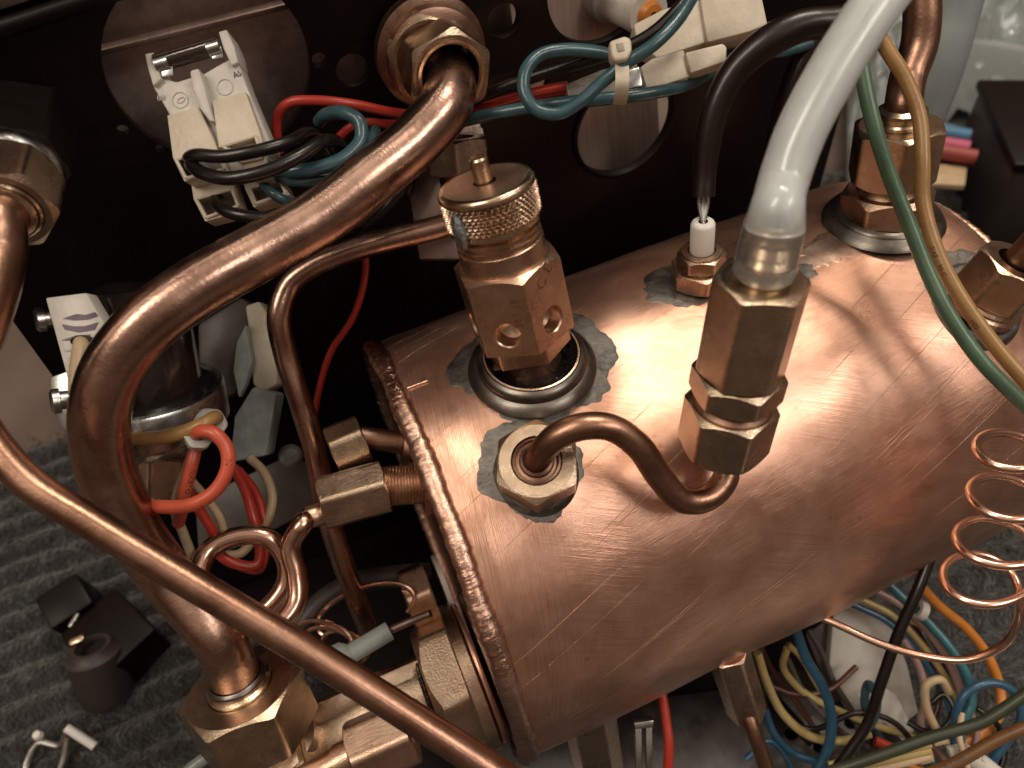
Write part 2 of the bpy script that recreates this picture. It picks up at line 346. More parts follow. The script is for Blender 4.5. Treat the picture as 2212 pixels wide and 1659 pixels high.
CREAM = plastic('cream_nylon', (.60, .53, .42), rough=.42, var=.12, sss=.15, bump=.012, dirt=(.36, .29, .2))
WHITE = plastic('white_nylon', (.60, .57, .52), rough=.40, var=.10, sss=.12, bump=.012, dirt=(.33, .28, .24))
CERAM = plastic('white_ceramic', (.74, .72, .68), rough=.35, var=.05, bump=.004)
NATUR = plastic('natural_nylon', (.50, .49, .45), rough=.35, var=.1, trans=.25, bump=.01)
CLEARG = plastic('greenish_clear_cap', (.36, .40, .38), rough=.25, var=.2, trans=.4, bump=.01)
RED = plastic('red_wire', (.42, .035, .022), rough=.32, var=.15, bump=.003)
ORED = plastic('orange_red_wire', (.50, .085, .045), rough=.36, var=.12, bump=.004, dirt=(.32, .05, .03))
TEAL = plastic('teal_wire', (.04, .095, .115), rough=.25, var=.3, bump=.004, dirt=(.02, .05, .06))
TEALB = plastic('teal_wire_bright', (.035, .14, .17), rough=.3, var=.2, bump=.004)
BLUE = plastic('blue_wire', (.025, .085, .15), rough=.3, var=.2, bump=.004)
GREEN = plastic('green_wire', (.075, .135, .085), rough=.33, var=.25, nscale=2, bump=.005, dirt=(.03, .08, .05))
TAN = plastic('tan_wire', (.34, .19, .07), rough=.33, var=.2, nscale=2, bump=.005, dirt=(.18, .08, .03))
TANL = plastic('beige_wire', (.50, .37, .23), rough=.4, var=.15, bump=.004, dirt=(.3, .2, .1))
OLIVE = plastic('olive_wire', (.035, .045, .026), rough=.4, var=.25, bump=.004)
TAND = plastic('dark_tan_wire', (.15, .065, .022), rough=.4, var=.25, bump=.004)
ORANGE = plastic('orange_wire', (.56, .20, .035), rough=.35, var=.15, bump=.003)
YELG = plastic('yellow_wire', (.45, .34, .14), rough=.38, var=.15, bump=.003)
PINKW = plastic('mauve_wire', (.30, .19, .17), rough=.38, var=.15, bump=.003)
BROWNW = plastic('brown_wire', (.10, .035, .02), rough=.3, var=.2, bump=.003)
INK = plastic('black_ink', (.02, .012, .012), rough=.6)
INKP = plastic('violet_ink', (.17, .13, .17), rough=.6, var=.3)
GUM = plastic('black_sealant', (.005, .005, .006), rough=.1, bump=.05, spec=.8)
PINKP = plastic('pink_plastic', (.45, .08, .16), rough=.5)
BLUEP = plastic('blue_plastic', (.05, .17, .30), rough=.5)
REDP = plastic('red_plastic', (.30, .05, .045), rough=.5)
GREYD = plastic('dark_grey_plastic', (.035, .027, .024), rough=.5)
GREYM = plastic('grey_worktop', (.13, .095, .075), rough=.55, var=.6, nscale=.16)
def silicone(name, c, tr, rough):
    m, nt, p = new_mat(name); L = nt.links.new
    tc = N(nt, 'ShaderNodeTexCoord'); n = N(nt, 'ShaderNodeTexNoise'); L(tc.outputs['Object'], n.inputs[0]); n.inputs['Scale'].default_value = 1.4; n.inputs['Detail'].default_value = 5
    L(ramp(nt, n.outputs[0], [(.35, tuple(x*.88 for x in c)), (.65, c)]), p.inputs['Base Color']); p.inputs['Roughness'].default_value = rough
    p.inputs['Transmission Weight'].default_value = tr; p.inputs['IOR'].default_value = 1.3; p.inputs['Coat Weight'].default_value = .6; p.inputs['Coat Roughness'].default_value = .12
    b = N(nt, 'ShaderNodeBump'); b.inputs['Distance'].default_value = .006; mp = N(nt, 'ShaderNodeMapping'); L(tc.outputs['UV'], mp.inputs[0]); mp.inputs['Scale'].default_value = (1, 9, 1)
    n5 = N(nt, 'ShaderNodeTexNoise'); L(mp.outputs[0], n5.inputs[0]); n5.inputs['Scale'].default_value = 1.5; L(n5.outputs[0], b.inputs['Height']); L(b.outputs[0], p.inputs['Normal'])
    return m
SIL = silicone('milky_silicone', (.95, 1.0, 1.0), .58, .2)
SILC = silicone('stretched_silicone', (.92, .94, .92), .88, .12)
BAG = silicone('clear_bag_film', (.34, .39, .39), .35, .4)
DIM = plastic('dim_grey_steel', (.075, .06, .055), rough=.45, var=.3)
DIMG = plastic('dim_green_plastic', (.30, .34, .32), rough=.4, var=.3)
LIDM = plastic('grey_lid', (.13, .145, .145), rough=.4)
CLEARB = silicone('clear_sleeve', (.70, .66, .60), .7, .2)

# ------------------------------------------------------------------ setting: worktop and ribbed mat
g = G(); g.add(**box(420, 420, 3, .2, (40, 40, -1.6))); g.out('worktop', GREYM, kind='structure', sharp=40)
def carpet_mat():
    m, nt, p = new_mat('ribbed_carpet'); L = nt.links.new; tc = N(nt, 'ShaderNodeTexCoord')
    n = N(nt, 'ShaderNodeTexNoise'); L(tc.outputs['Object'], n.inputs[0]); n.inputs['Scale'].default_value = 2.2; n.inputs['Detail'].default_value = 9; n.inputs['Roughness'].default_value = .78
    L(ramp(nt, n.outputs[0], [(.44, (.004, .002, .002)), (.54, (.012, .0105, .0105)), (.68, (.10, .12, .118))]), p.inputs['Base Color']); p.inputs['Roughness'].default_value = .85
    p.inputs['Sheen Weight'].default_value = .25
    n2 = N(nt, 'ShaderNodeTexNoise'); L(tc.outputs['Object'], n2.inputs[0]); n2.inputs['Scale'].default_value = 7; n2.inputs['Detail'].default_value = 8
    b = N(nt, 'ShaderNodeBump'); b.inputs['Distance'].default_value = .25; L(n2.outputs[0], b.inputs['Height']); L(b.outputs[0], p.inputs['Normal']); return m
CARP = carpet_mat()
def matz(x, y):
    q = y + .06*x*0 + .22*noise.noise(Vector((x*.25, y*.25, 3)))
    return .38 - .35 + .62*abs(math.cos(PI*q/1.15))**.55 + .07*noise.noise(Vector((x*1.6, y*1.6, 0))) + .07*noise.noise(Vector((x*4, y*4, 5)))
X0, X1, Y0, Y1, st = -30, 40, -14, onz(60, 968, 0).y, .17
nx, ny = int((X1-X0)/st), int((Y1-Y0)/st)
g = G(); vv = []; ff = []
for j in range(ny+1):
    for i in range(nx+1):
        x, y = X0+i*st, Y0+j*st; e_ = min(i, nx-i, j, ny-j); vv.append((x, y, matz(x, y) if e_ > 0 else .02))
for j in range(ny):
    for i in range(nx):
        a = j*(nx+1)+i; ff.append((a, a+1, a+nx+2, a+nx+1))
g.add(vv, ff, uv=[(q[0], q[1]) for q in vv]); g.out('carpet_mat', CARP, kind='structure', sharp=180)
g = G(); vv = []; ff = []
for k in range(52000):
    x = random.uniform(X0, X1); y = random.uniform(Y0, Y1)
    if -3 < x < 18 and 1 < y < 17: continue
    z = matz(x, y)-.03
    if z < .3: continue
    a = random.uniform(0, 2*PI); l = random.uniform(.12, .34); h = random.uniform(.03, .16); w_ = .016
    c_, s_ = math.cos(a), math.sin(a); n0 = len(vv)
    vv += [(x-s_*w_, y+c_*w_, z), (x+s_*w_, y-c_*w_, z), (x+c_*l*.5, y+s_*l*.5, z+h), (x+c_*l, y+s_*l, z+h*random.uniform(-.1, .8))]
    ff += [(n0, n0+1, n0+2), (n0, n0+2, n0+3)]
g.add(vv, ff, uv=[(0, 0)]*len(vv)); tagit(g.out('carpet_pile', CARP, smooth=False), 'fuzzy grey green loops of the ribbed carpet mat', 'carpet pile', kind='stuff')

# ------------------------------------------------------------------ black machine body: upright plate with round holes
YP = 16.0
def pl(x, y, Y=YP): return on_plane(x, y, (0, 1, 0), Y)
def circle_on_plate(cx, cy, r, n=48, Y=YP):
    c = pl(cx, cy, Y); return [Vector((c.x+r*math.cos(2*PI*k/n), Y, c.z+r*math.sin(2*PI*k/n))) for k in range(n)]
case = thing('machine_case', 'black painted steel case plate with round holes behind the copper boiler', 'machine case', pl(900, 700))
zt = pl(0, 68).z
bl = pl(25, 690); b2 = pl(430, 1250); rt = pl(1828, 200)
outer = [Vector((-14, YP, zt)), Vector((-14, YP, pl(-20, 640).z)), bl, Vector((b2.x, YP, max(b2.z, 1.2))), Vector((b2.x+.4, YP, .9)), Vector((rt.x, YP, .9)), Vector((rt.x, YP, 30)), Vector((pl(300, -40).x, YP, 30)), Vector((pl(300, -40).x, YP, zt))]
# the top-left edge is level with the ridge in the photograph
outer = [Vector((-16, YP, zt)), Vector((-16, YP, 12)), bl, Vector((b2.x, YP, max(b2.z, 1.2))), Vector((b2.x+.4, YP, .4)), Vector((rt.x, YP, .4)), Vector((rt.x, YP, 31)), Vector((-16+.01, YP, 31))]
holes = [circle_on_plate(458, 150, 1.95), circle_on_plate(1350, 272, 1.42), circle_on_plate(1300, -35, 1.35), circle_on_plate(762, 152, .36, 24), circle_on_plate(1088, 45, .38, 24), circle_on_plate(265, 282, .12, 14), circle_on_plate(345, 322, .1, 14), circle_on_plate(690, 130, .16, 16), circle_on_plate(1150, 185, .42, 24)]
G().add(**slab(outer, .22, holes, away=(0, 1, 0), bev=.035)).out('front_plate', BLACKP, case)
# folded top lip crossing the upper left corner
t0, t1 = on_plane(-60, 82, (0, 1, 0), YP-.35), on_plane(330, -45, (0, 1, 0), YP-.35)
ug, _ = tube([t0, t1], .16, raw=True, seg=16); G().add(**ug).out('folded_lip', BLACKP, case)
t0, t1 = on_plane(-60, 42, (0, 1, 0), YP-.2), on_plane(160, -30, (0, 1, 0), YP-.2)
G().add(**slab([t0, t1, t1+Vector((0, -.1, 3)), t0+Vector((0, -.1, 3))], .15, away=(0, 1, 0))).out('edge_trim', BACKD, case)
c1, c2, c3 = pl(458, 150), pl(1350, 272), pl(1300, -35)
def bp(c, Y, hw, hh, name, mat, tilt=0):
    q = [Vector((c.x-hw, Y, c.z-hh)), Vector((c.x+hw, Y, c.z-hh)), Vector((c.x+hw, Y+tilt, c.z+hh)), Vector((c.x-hw, Y+tilt, c.z+hh))]
    return G().add(**slab(q, .15, away=(0, 1, 0), bev=.02)).out(name, mat, case)
bp(c1, 17.3, 2.5, 3.0, 'inner_panel', BACKL, .6)
lip = pl(430, 60, 17.1); G().add(**box(4.4, .3, .12, .03), M=Matrix.Translation(Vector((c1.x, 17.2, lip.z))) @ Matrix.Rotation(.0, 4, 'Y')).out('inner_rib', BACKD, case)
bp(c2, 17.6, 2.3, 3.2, 'inner_panel', BACK, 1.6)
bp(Vector((c3.x, 0, c3.z)), 17.2, 2.0, 2.5, 'inner_panel', BACK, .8)
for q in ((762, 152), (1088, 45), (1150, 185)):
    c = pl(*q); bp(c, 16.7, .5, .7, 'hole_backing', BACKD, .3)
# rolled rim round the big holes
for (cx, cy, r) in ((1350, 272, 1.46),):
    c = pl(cx, cy); ring = [Vector((c.x+r*math.cos(a), YP-.03, c.z+r*math.sin(a))) for a in np.linspace(0, 2*PI, 65)]
    tg, _ = tube(ring, .06, raw=True, seg=10, cap=False); G().add(**tg).out('hole_rim', BLACKP, case)

# floor pan of the machine, black colour standing in for the interior shade
pan = thing('machine_floor_pan', 'steel floor pan under the boiler, coloured black for the shade inside the machine', 'floor pan', W(6, 8, .6))
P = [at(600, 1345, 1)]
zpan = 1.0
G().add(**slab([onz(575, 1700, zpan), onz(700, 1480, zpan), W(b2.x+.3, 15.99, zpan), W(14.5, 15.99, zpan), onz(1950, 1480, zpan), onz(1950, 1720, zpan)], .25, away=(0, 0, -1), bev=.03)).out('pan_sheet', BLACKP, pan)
# grey perforated bracket below the boiler
br = thing('perforated_bracket', 'grey steel bracket with round holes and a slot under the boiler front', 'bracket', onz(1640, 1560, 2.2))
hs = [[onz(x, y, 2.2) for x, y in circ(cx, cy, 16, 15, 18)] for cx, cy in ((1820-110, 1612-28), (1840, 1560), (1772, 1612), (1652, 1480))]
poly = [(1020, 1560), (1560, 1490), (1720, 1440), (1800, 1500), (1880, 1600), (1905, 1700), (1560, 1720), (980, 1720)]
G().add(**slab([onz(x, y, 2.2) for x, y in poly], .12, hs[0:3], away=(0, 0, -1), bev=.02)).out('bracket_plate', SHEET, br)
G().add(**slab([onz(x, y, 2.28) for x, y in [(1655, 1500), (1680, 1500), (1735, 1560), (1765, 1600), (1750, 1612), (1700, 1565), (1690, 1600), (1672, 1590), (1668, 1540)]], .06, away=(0, 0, -1), bev=.01)).out('slot', BLACKP, br)

# ------------------------------------------------------------------ boiler
boil = thing('copper_boiler', 'large brushed copper boiler cylinder lying across the picture', 'boiler', W(7, YC, ZC-RB))
S0, S1 = .9, 14.75
bos = []   # (s, theta, amp, sigma)
def sth(P): return P.x, math.atan2(P.z-ZC, P.y-YC)
def boss(px_, amp, sig): s, th = sth(on_boiler(*px_)); bos.append((s, th, amp, sig)); return s, th
sv = boss((1150, 800), .26, 1.15); s5 = boss((1160, 1022), .12, .8); s3 = boss((1905, 480), .2, 1.2); sp_ = boss((1512, 612), .1, .8); sr = boss((2110, 660), .12, .9)
bos.append((s5[0]+2.4, s5[1]-.2, -.10, 1.2)); bos.append((sv[0]+2.3, sv[1]+.12, -.10, 1.1)); bos.append((sv[0]-1.5, sv[1]+.22, -.06, .6)); bos.append((s5[0]+1.3, s5[1]+.12, .05, .6)); bos.append((9.2, s5[1]+.1, .06, 1.3)); bos.append((11.2, sth(on_boiler(1940, 1120))[1], -.05, .8))
def brad(s, th):
    r = RB
    for (s_, t_, a_, g_) in bos:
        d = math.atan2(math.sin(th-t_), math.cos(th-t_))*RB; q = ((s-s_)**2+d*d)/(g_*g_)
        if q < 9: r += a_*math.exp(-q)
    v3 = Vector((s*.34, math.cos(th)*1.9, math.sin(th)*1.9))
    r += .055*noise.noise(v3) + .022*noise.noise(v3*2.6+Vector((3, 1, 7)))
    e_ = s-S0
    if e_ < .5: r += -.04*(1-e_/.5)
    e_ = S1-s
    if e_ < 1.0: r -= .5*(1-math.sqrt(max(0, 1-(1-e_)**2)))*1.1
    return r
def bp3(s, th, lift=0):
    r = brad(s, th)+lift; return Vector((s, YC+r*math.cos(th), ZC+r*math.sin(th)))
NS, NT = 240, 300
vv = []; uvv = []; ff = []
for i in range(NS+1):
    s = S0+(S1-S0)*i/NS
    for k in range(NT):
        th = 2*PI*k/NT; vv.append(bp3(s, th)); uvv.append((s, ((th+PI/2) % (2*PI))*RB))
for i in range(NS):
    for k in range(NT):
        k2 = (k+1) % NT; ff.append((i*NT+k, (i+1)*NT+k, (i+1)*NT+k2, i*NT+k2))
G().add(vv, ff, uv=uvv).out('shell', COP, boil, sharp=60)
MX = Matrix(((0, 0, 1, 0), (1, 0, 0, YC), (0, 1, 0, ZC), (0, 0, 0, 1)))   # local z -> world x
# end caps
G().add(**rods([(.001, .95), (3.0, .95), (4.7, .92), (5.15, .84), (5.27, .95)], 96), M=MX).out('end_cap', COP_D, boil)
G().add(**rods([(.001, 15.2), (3.6, 15.1), (4.5, 14.95), (4.85, 14.7)], 96), M=MX).out('end_cap', COP, boil)
def bead(sx_, rad0, mr, name, mat, amp=.02):
    vv = []; ff = []; n = 720; m = 14; uvv = []
    for k in range(n):
        th = 2*PI*k/n; arc = th*RB; lump = noise.noise(Vector((arc*.9, 0, sx_))); rip = abs(math.sin(arc*PI/.19+7*lump+2*noise.noise(Vector((arc*2.2, 5, 5)))))*.5 + .5*abs(math.sin(arc*PI/.61+lump*9))
        act = .35+.65*max(0, min(1, .5+1.6*noise.noise(Vector((arc*.3, 4, 0)))))
        rr = mr*(1+.22*lump)*(.94+.08*rip*act+.05*noise.noise(Vector((arc*3.1, 0, 3)))); sh = sx_+.05*noise.noise(Vector((arc*.6, 9, 1)))+.012*math.sin(arc*PI/.16)*act
        for j in range(m):
            a = 2*PI*j/m + .0; r_ = rad0+rr*math.sin(a); vv.append((sh+rr*1.12*math.cos(a)+.03*math.sin(arc*39)*act*math.sin(a)*.5, YC+r_*math.cos(th), ZC+r_*math.sin(th))); uvv.append((arc, a*mr))
    for k in range(n):
        for j in range(m):
            k2 = (k+1) % n; j2 = (j+1) % m; ff.append((k*m+j, k2*m+j, k2*m+j2, k*m+j2))
    return G().add(vv, ff, uv=uvv).out(name, mat, boil, sharp=60)
WELD = metal('weld_copper', (.62, .38, .28), (.76, .52, .42), (.16, .3), nscale=3, brush=(22, 2), bump=.02, tarn=(.38, .2, .14), tarn_amt=.6, scratch=.2)
bead(.88, RB-.10, .21, 'weld_bead', WELD)
bead(S1+.08, RB-.52, .12, 'weld_bead', COP)
def patch(s, th, ra, rb, name='solder_stain', mat=SOLD, seed=0, n=160, rings=14, lift=.010, rough=.30, off=(0, 0), inner=.25):
    vv = []; ff = []; uvv = []
    for j in range(rings+1):
        q = inner+(1-inner)*j/rings
        for k in range(n):
            a = 2*PI*k/n; nz = 1+rough*noise.noise(Vector((math.cos(a)*1.3, math.sin(a)*1.3, seed)))+.38*rough*noise.noise(Vector((math.cos(a)*3.7, math.sin(a)*3.7, seed)))+.16*rough*noise.noise(Vector((math.cos(a)*9, math.sin(a)*9, seed)))
            qq = q*(1+(nz-1)*q); ds = off[0]*q+ra*qq*math.cos(a); dt = off[1]*q+rb*qq*math.sin(a)
            l = lift*(1-q**8)+.003-.006*(q > .99)+.008*noise.noise(Vector((ds*3, dt*3, seed)))*(1-q**4)
            vv.append(bp3(s+ds, th+dt/RB, l)); uvv.append((ds, dt))
    for j in range(rings):
        for k in range(n):
            k2 = (k+1) % n; ff.append((j*n+k, j*n+k2, (j+1)*n+k2, (j+1)*n+k))
    return G().add(vv, ff, uv=uvv).out(name, mat, boil, sharp=60, recalc=False)
patch(*sv, 1.72, 1.55, seed=1, off=(.24, -.22), inner=.6)
patch(*s5, 1.0, .98, seed=2.3, off=(-.02, -.16))
patch(*s3, 1.32, 1.22, seed=4.1, off=(.0, -.1), rough=.12)
patch(sp_[0]-.1, sp_[1], 1.15, .75, seed=6.2, off=(-.1, -.15), rough=.35)
patch(*sr, 1.1, 1.1, seed=8.4, off=(.12, -.30))
STAIN = metal('grey_brown_stain', (.50, .36, .29), (.62, .42, .33), (.3, .45), nscale=4, bump=.004, tarn=(.28, .25, .22), tarn_amt=.9)
ss, tt = sth(on_boiler(1790, 545)); patch(ss, tt, .95, .55, name='tarnish_patch', mat=STAIN, seed=11, rough=.8, lift=.006, inner=.02)
ss, tt = sth(on_boiler(1730, 590)); patch(ss, tt, .35, .28, name='solder_stain', mat=SOLD, seed=14, rough=.7, lift=.01, inner=.02)
# cut notch at the far rim and the welding spike at the near rim
ss, tt = sth(on_boiler(2085, 468))
G().add(**slab([bp3(*sth(on_boiler(x, y)), .012) for x, y in [(2075, 470), (2098, 460), (2112, 461), (2128, 453), (2138, 462), (2120, 468), (2102, 466)]], .03, away=(0, 0, -1), bev=0)).out('notch', BLACKP, boil)
q0, q1 = bp3(*sth(on_boiler(880, 838)), .02), bp3(*sth(on_boiler(925, 825)), .02)
tg, _ = tube([q0, q0.lerp(q1, .5), q1], .03, seg=8, per=4); G().add(**tg).out('brazing_spur', WELD, boil)
# collars (soldered bosses)
def nrm(th): return Vector((0, math.cos(th), math.sin(th)))
def collar(st, R1, R0, h, mat=SOLD_R, name='boss_ring', sk=.25):
    M = frame(bp3(*st), nrm(st[1]))
    return G().add(**rods([(R1+sk+.1, -.12), (R1+sk, .02), (R1+.3*sk+.02, .06), (R1+.08, h*.5), (R1+.06, h*.8), (R1, h), (R1-.05, h+.025), (R1-.10, h), (R0, h-.03), (R0, -.2)], 64), M=M).out(name, mat, boil, sharp=50)
collar(sv, 1.04, .90, .26, sk=.17)
G().add(**rods([(.95, .16), (.965, .30), (.93, .31), (.90, .22), (.84, .1)], 64), M=frame(bp3(*sv), nrm(sv[1]))).out('boss_liner', BRASS_P, boil)
collar(s5, .66, .5, .06, SOLD, sk=.08)
collar(s3, 1.02, .7, .14, SOLD_R, sk=.22)
collar(sr, .84, .6, .08, SOLD, sk=.08)

# ------------------------------------------------------------------ generic nut + pipe tools
def nut(par, o, d, af, h, mat=BRASS, hole=0, roll=0, cham=(1, 1), name='compression_nut', z0=0, rr=.03):
    return G().add(**hexa(af, h, hole, cham, rr, z0), M=frame(o, d, roll)).out(name, mat, par, sharp=28)
def turned(par, o, d, prof, mat=BRASS, name='collar', seg=56, sharp=40): return G().add(**rods(prof, seg), M=frame(o, d)).out(name, mat, par, sharp=sharp)
def pipe(par, P, r, mat=PIPE, name='tube', per=12, seg=32, wob=.012, **k):
    g_, fr = tube(P, r, seg=seg, per=per, wob=wob, **k); return G().add(**g_).out(name, mat, par, sharp=60), fr
def threads(z0, z1, r, pitch=.07, d=.03):
    p = [(.1, z0)]; z = z0
    while z < z1: p += [(r-d, z), (r, z+pitch*.5)]; z += pitch
    return p+[(r-d, z1), (.1, z1)]

# ------------------------------------------------------------------ safety valve
P0 = bp3(*sv)+Vector((0, 0, -.05)); P1 = toward((1047, 392), P0, (-.10, .30, 1)); ax = P1-P0; HT = ax.length
V = thing('safety_valve', 'brass safety valve with a round knurled cap and pin, standing on the boiler', 'safety valve', P0)
M = frame(P0, ax, roll=27, ref=(0, -1, 0)); print('valve height', HT)
k = 1.0; H = HT+.155; zc0 = HT*.80
turned(V, P0, ax, [(.001, .07), (.9, .07), (.9, 0)], GUM, 'dark_well_floor')  # dark disc closing the well inside the boss ring
G().add(**hexa(1.55, HT*.12, 0, (0, 0)), M=M @ Matrix.Translation((0, 0, HT*.115)) @ Matrix.Rotation(.16, 4, 'Z')).out('lower_hex', BRASS_P, V)
turned(V, P0, ax, [(.1, 0), (.62, 0), (.62, HT*.12), (.1, HT*.12)], BRASS_DK, 'thread_stub')
zb0, zb1 = HT*.215, HT*.62
# hex body with two cross-drilled holes: boolean-free, each hole a recessed cup set in the flat
def drilled_hex(af, z0, z1, holez, hr, roll_ids):
    R = af/2; side = R*math.tan(PI/6); v = []; f = []
    g = G()
    for i in range(6):
        a0 = i*PI/3; rot = Matrix.Rotation(a0, 4, 'Z'); ch = lambda y: z1 - max(0, (math.hypot(R, y)-R*.965))*.62
        e = .03; ys = np.linspace(-side+e, side-e, 9)
        if i in roll_ids:
            hz = z0+holez*(z1-z0); n = 32
            # outer boundary points sampled around, matched to circle points
            ring = [(hr*math.cos(2*PI*q/n), hz+hr*math.sin(2*PI*q/n)) for q in range(n)]
            out = []
            for q in range(n):
                a = 2*PI*q/n; c_, s_ = math.cos(a), math.sin(a); tx = (side-e)/abs(c_) if abs(c_) > 1e-6 else 1e9
                up_ = (z1-.03-hz) if s_ > 0 else (hz-z0-.02); ty = up_/abs(s_) if abs(s_) > 1e-6 else 1e9; t = min(tx, ty); y = t*c_; z = hz+t*s_
                out.append((y, z))
            # snap corners
            def snap(tgt):
                j = min(range(n), key=lambda q: (out[q][0]-tgt[0])**2+(out[q][1]-tgt[1])**2); out[j] = tgt
            for sg in (-1, 1): snap((sg*(side-e), z1-.03)); snap((sg*(side-e), z0+.02))
            out = [(y, min(z, ch(y))) for y, z in out]
            vs = [(R, y, z) for y, z in ring]+[(R, y, z) for y, z in out]
            fs = [(q, n+q, n+(q+1) % n, (q+1) % n) for q in range(n)]
            # countersunk bore
            vs2 = [(R, y, z) for y, z in ring]+[(R-.03, y*.93, hz+(z-hz)*.93) for y, z in ring]+[(R-.30, y*.88, hz+(z-hz)*.88) for y, z in ring]+[(R-.42, y*.1, hz+(z-hz)*.1) for y, z in ring]
            fs2 = []
            for rr_ in range(3): fs2 += [(rr_*n+q, rr_*n+(q+1) % n, (rr_+1)*n+(q+1) % n, (rr_+1)*n+q) for q in range(n)]
            g.add(vs, fs, rot); g.add(vs2, fs2, rot)
            top = [(y, ch(y)) for y in ys]
            vs = [(R, y, min(z1-.03, z)) for y, z in top]+[(R, y, z) for y, z in top]
            g.add(vs, [(q, q+1, 9+q+1, 9+q) for q in range(8)], rot)
        else:
            vs = [(R, y, z0+.02) for y in ys]+[(R, y, ch(y)) for y in ys]
            g.add(vs, [(q, q+1, 9+q+1, 9+q) for q in range(8)], rot)
        # rounded corner strip
        c0 = (R, side-e); a = a0; 
        p2 = Matrix.Rotation(PI/3, 3, 'Z') @ Vector((R, -side+e, 0)); p0 = Vector((R, side-e, 0)); pm = (p0+p2)/2; pm = pm*(1+.012)
        zt_ = ch(side)
        g.add([(p0.x, p0.y, z0+.02), (pm.x, pm.y, z0+.02), (p2.x, p2.y, z0+.02), (p0.x, p0.y, ch(side-e)), (pm.x, pm.y, zt_), (p2.x, p2.y, ch(side-e))], [(0, 1, 4, 3), (1, 2, 5, 4)], rot)
        # chamfer cone to the neck and bottom cap
        vs = [(R, y, ch(y)) for y in ys]; inn = []
        for y in ys: q = R*.955/math.hypot(R, y); inn.append((R*q, y*q, z1))
        g.add(vs+inn, [(q, q+1, 9+q+1, 9+q) for q in range(8)], rot)
        q2 = Matrix.Rotation(PI/3, 3, 'Z') @ Vector(inn[0]); 
        g.add([(p0.x, p0.y, ch(side-e)), (pm.x, pm.y, zt_), (p2.x, p2.y, ch(side-e)), tuple(inn[-1]), tuple(q2)], [(0, 1, 4, 3), (1, 2, 4)], rot)
        g.add([(R, -side, z0), (R, side, z0), (0, 0, z0), (R, -side, z0+.02), (R, side, z0+.02)], [(0, 1, 2), (0, 1, 4, 3)], rot)
    return g
gd = drilled_hex(1.80*k, zb0, zb1, .29, .27, (0, 1, 2, 5, 4, 3))
G().add(gd.v, gd.f, M=M).out('hex_body', BRASS_P, V, sharp=28)
nh = zc0-zb1
G().add(**rods([(.4, zb1-.05), (.86, zb1-.004), (.80, zb1), (.80, zb1+.50*nh), (.775, zb1+.53*nh), (.74, zb1+.54*nh), (.74, zb1+.60*nh), (.79, zb1+.63*nh), (.79, zb1+.69*nh), (.74, zb1+.72*nh), (.74, zb1+.77*nh), (.785, zb1+.80*nh), (.785, zb1+.86*nh), (.7, zb1+.90*nh), (.7, zc0+.05), (.3, zc0+.05)], 72), M=M).out('threaded_neck', BRASS_P, V, sharp=40)
Rk = .865*k
capz = lambda u: zc0+(zc1-.16*k-zc0)*u
# knurled band
n, m = 588, 52; vv = []; ff = []; z0k, z1k = zc0+.13, H-.30
for j in range(m+1):
    z = z0k+(z1k-z0k)*j/m
    for q in range(n):
        a = 2*PI*q/n; u = 49*q/n; v_ = z/.125
        d1 = abs(((u+v_) % 1)-.5)*2; d2 = abs(((u-v_) % 1)-.5)*2
        r = Rk-.055+.075*min(1-d1, 1-d2)
        vv.append((r*math.cos(a), r*math.sin(a), z))
for j in range(m):
    for q in range(n):
        q2 = (q+1) % n; ff.append((j*n+q, j*n+q2, (j+1)*n+q2, (j+1)*n+q))
capp = G().add(**rods([(.3, zc0), (.80*k, zc0), (.835*k, zc0+.02), (.845*k, zc0+.12*k), (Rk-.05*k, zc0+.13*k)], 80), M=M)
capp.add(**rods([(Rk-.05*k, z1k), (Rk-.0*k, z1k+.01), (Rk, H-.22), (Rk-.03, H-.175), (Rk-.06, H-.160), (.5*k, H-.155*k), (.205, H-.155*k), (.20, H-.19*k), (.19, H-.4*k)], 80), M=M)
capo = capp.out('knurled_cap', BRASS_T, V, sharp=40)
G().add(**rods([(.21, H-.1545), (.74, H-.1545), (.755, H-.157)], 64), M=M).out('cap_face', CAPF, V)
G().add(vv, ff, M=M).out('knurling', KNURL, capo, smooth=False)
G().add(**rods([(.165, H-.5), (.165, H+.25), (.14, H+.285), (.001, H+.29)], 32), M=M @ Matrix.Translation((-.02, 0, 0))).out('pin', BRASS_T, V)
# lead seal on the left of the cap
Ms = M @ Matrix.Rotation(math.radians(-72-16), 4, 'Z') @ Matrix.Translation((Rk-.02, 0, zc0+.25)) @ Matrix.Rotation(PI/2, 4, 'Y') @ Matrix.Rotation(.3, 4, 'X')
vq = rods([(.001, .10), (.12, .095), (.19, .06), (.22, 0), (.18, -.05)], 24); vq['v'] = [(x*1.6, y*.85, z) for x, y, z in vq['v']]
G().add(**vq, M=Ms).out('lead_seal', metal('lead', (.22, .25, .26), (.36, .38, .38), (.35, .5), nscale=5, pits=.03), V)
# stamped marks
def stamp(s, size, hexi, y, z, rot, Mx=M, R=.9*k, par=V, mat=None, ang0=None):
    v, f = textmesh(s, size, .004); Mt = Mx @ Matrix.Rotation(hexi*PI/3, 4, 'Z') @ Matrix.Translation((R+.001, y, z)) @ Matrix(((0, 0, 1, 0), (1, 0, 0, 0), (0, 1, 0, 0), (0, 0, 0, 1))) @ Matrix.Rotation(math.radians(rot), 4, 'Z')
    G().add(v, f, Mt).out('stamped_mark', mat or BRASS_DK, par, smooth=False)
VM = (M, k, zb0, zb1)

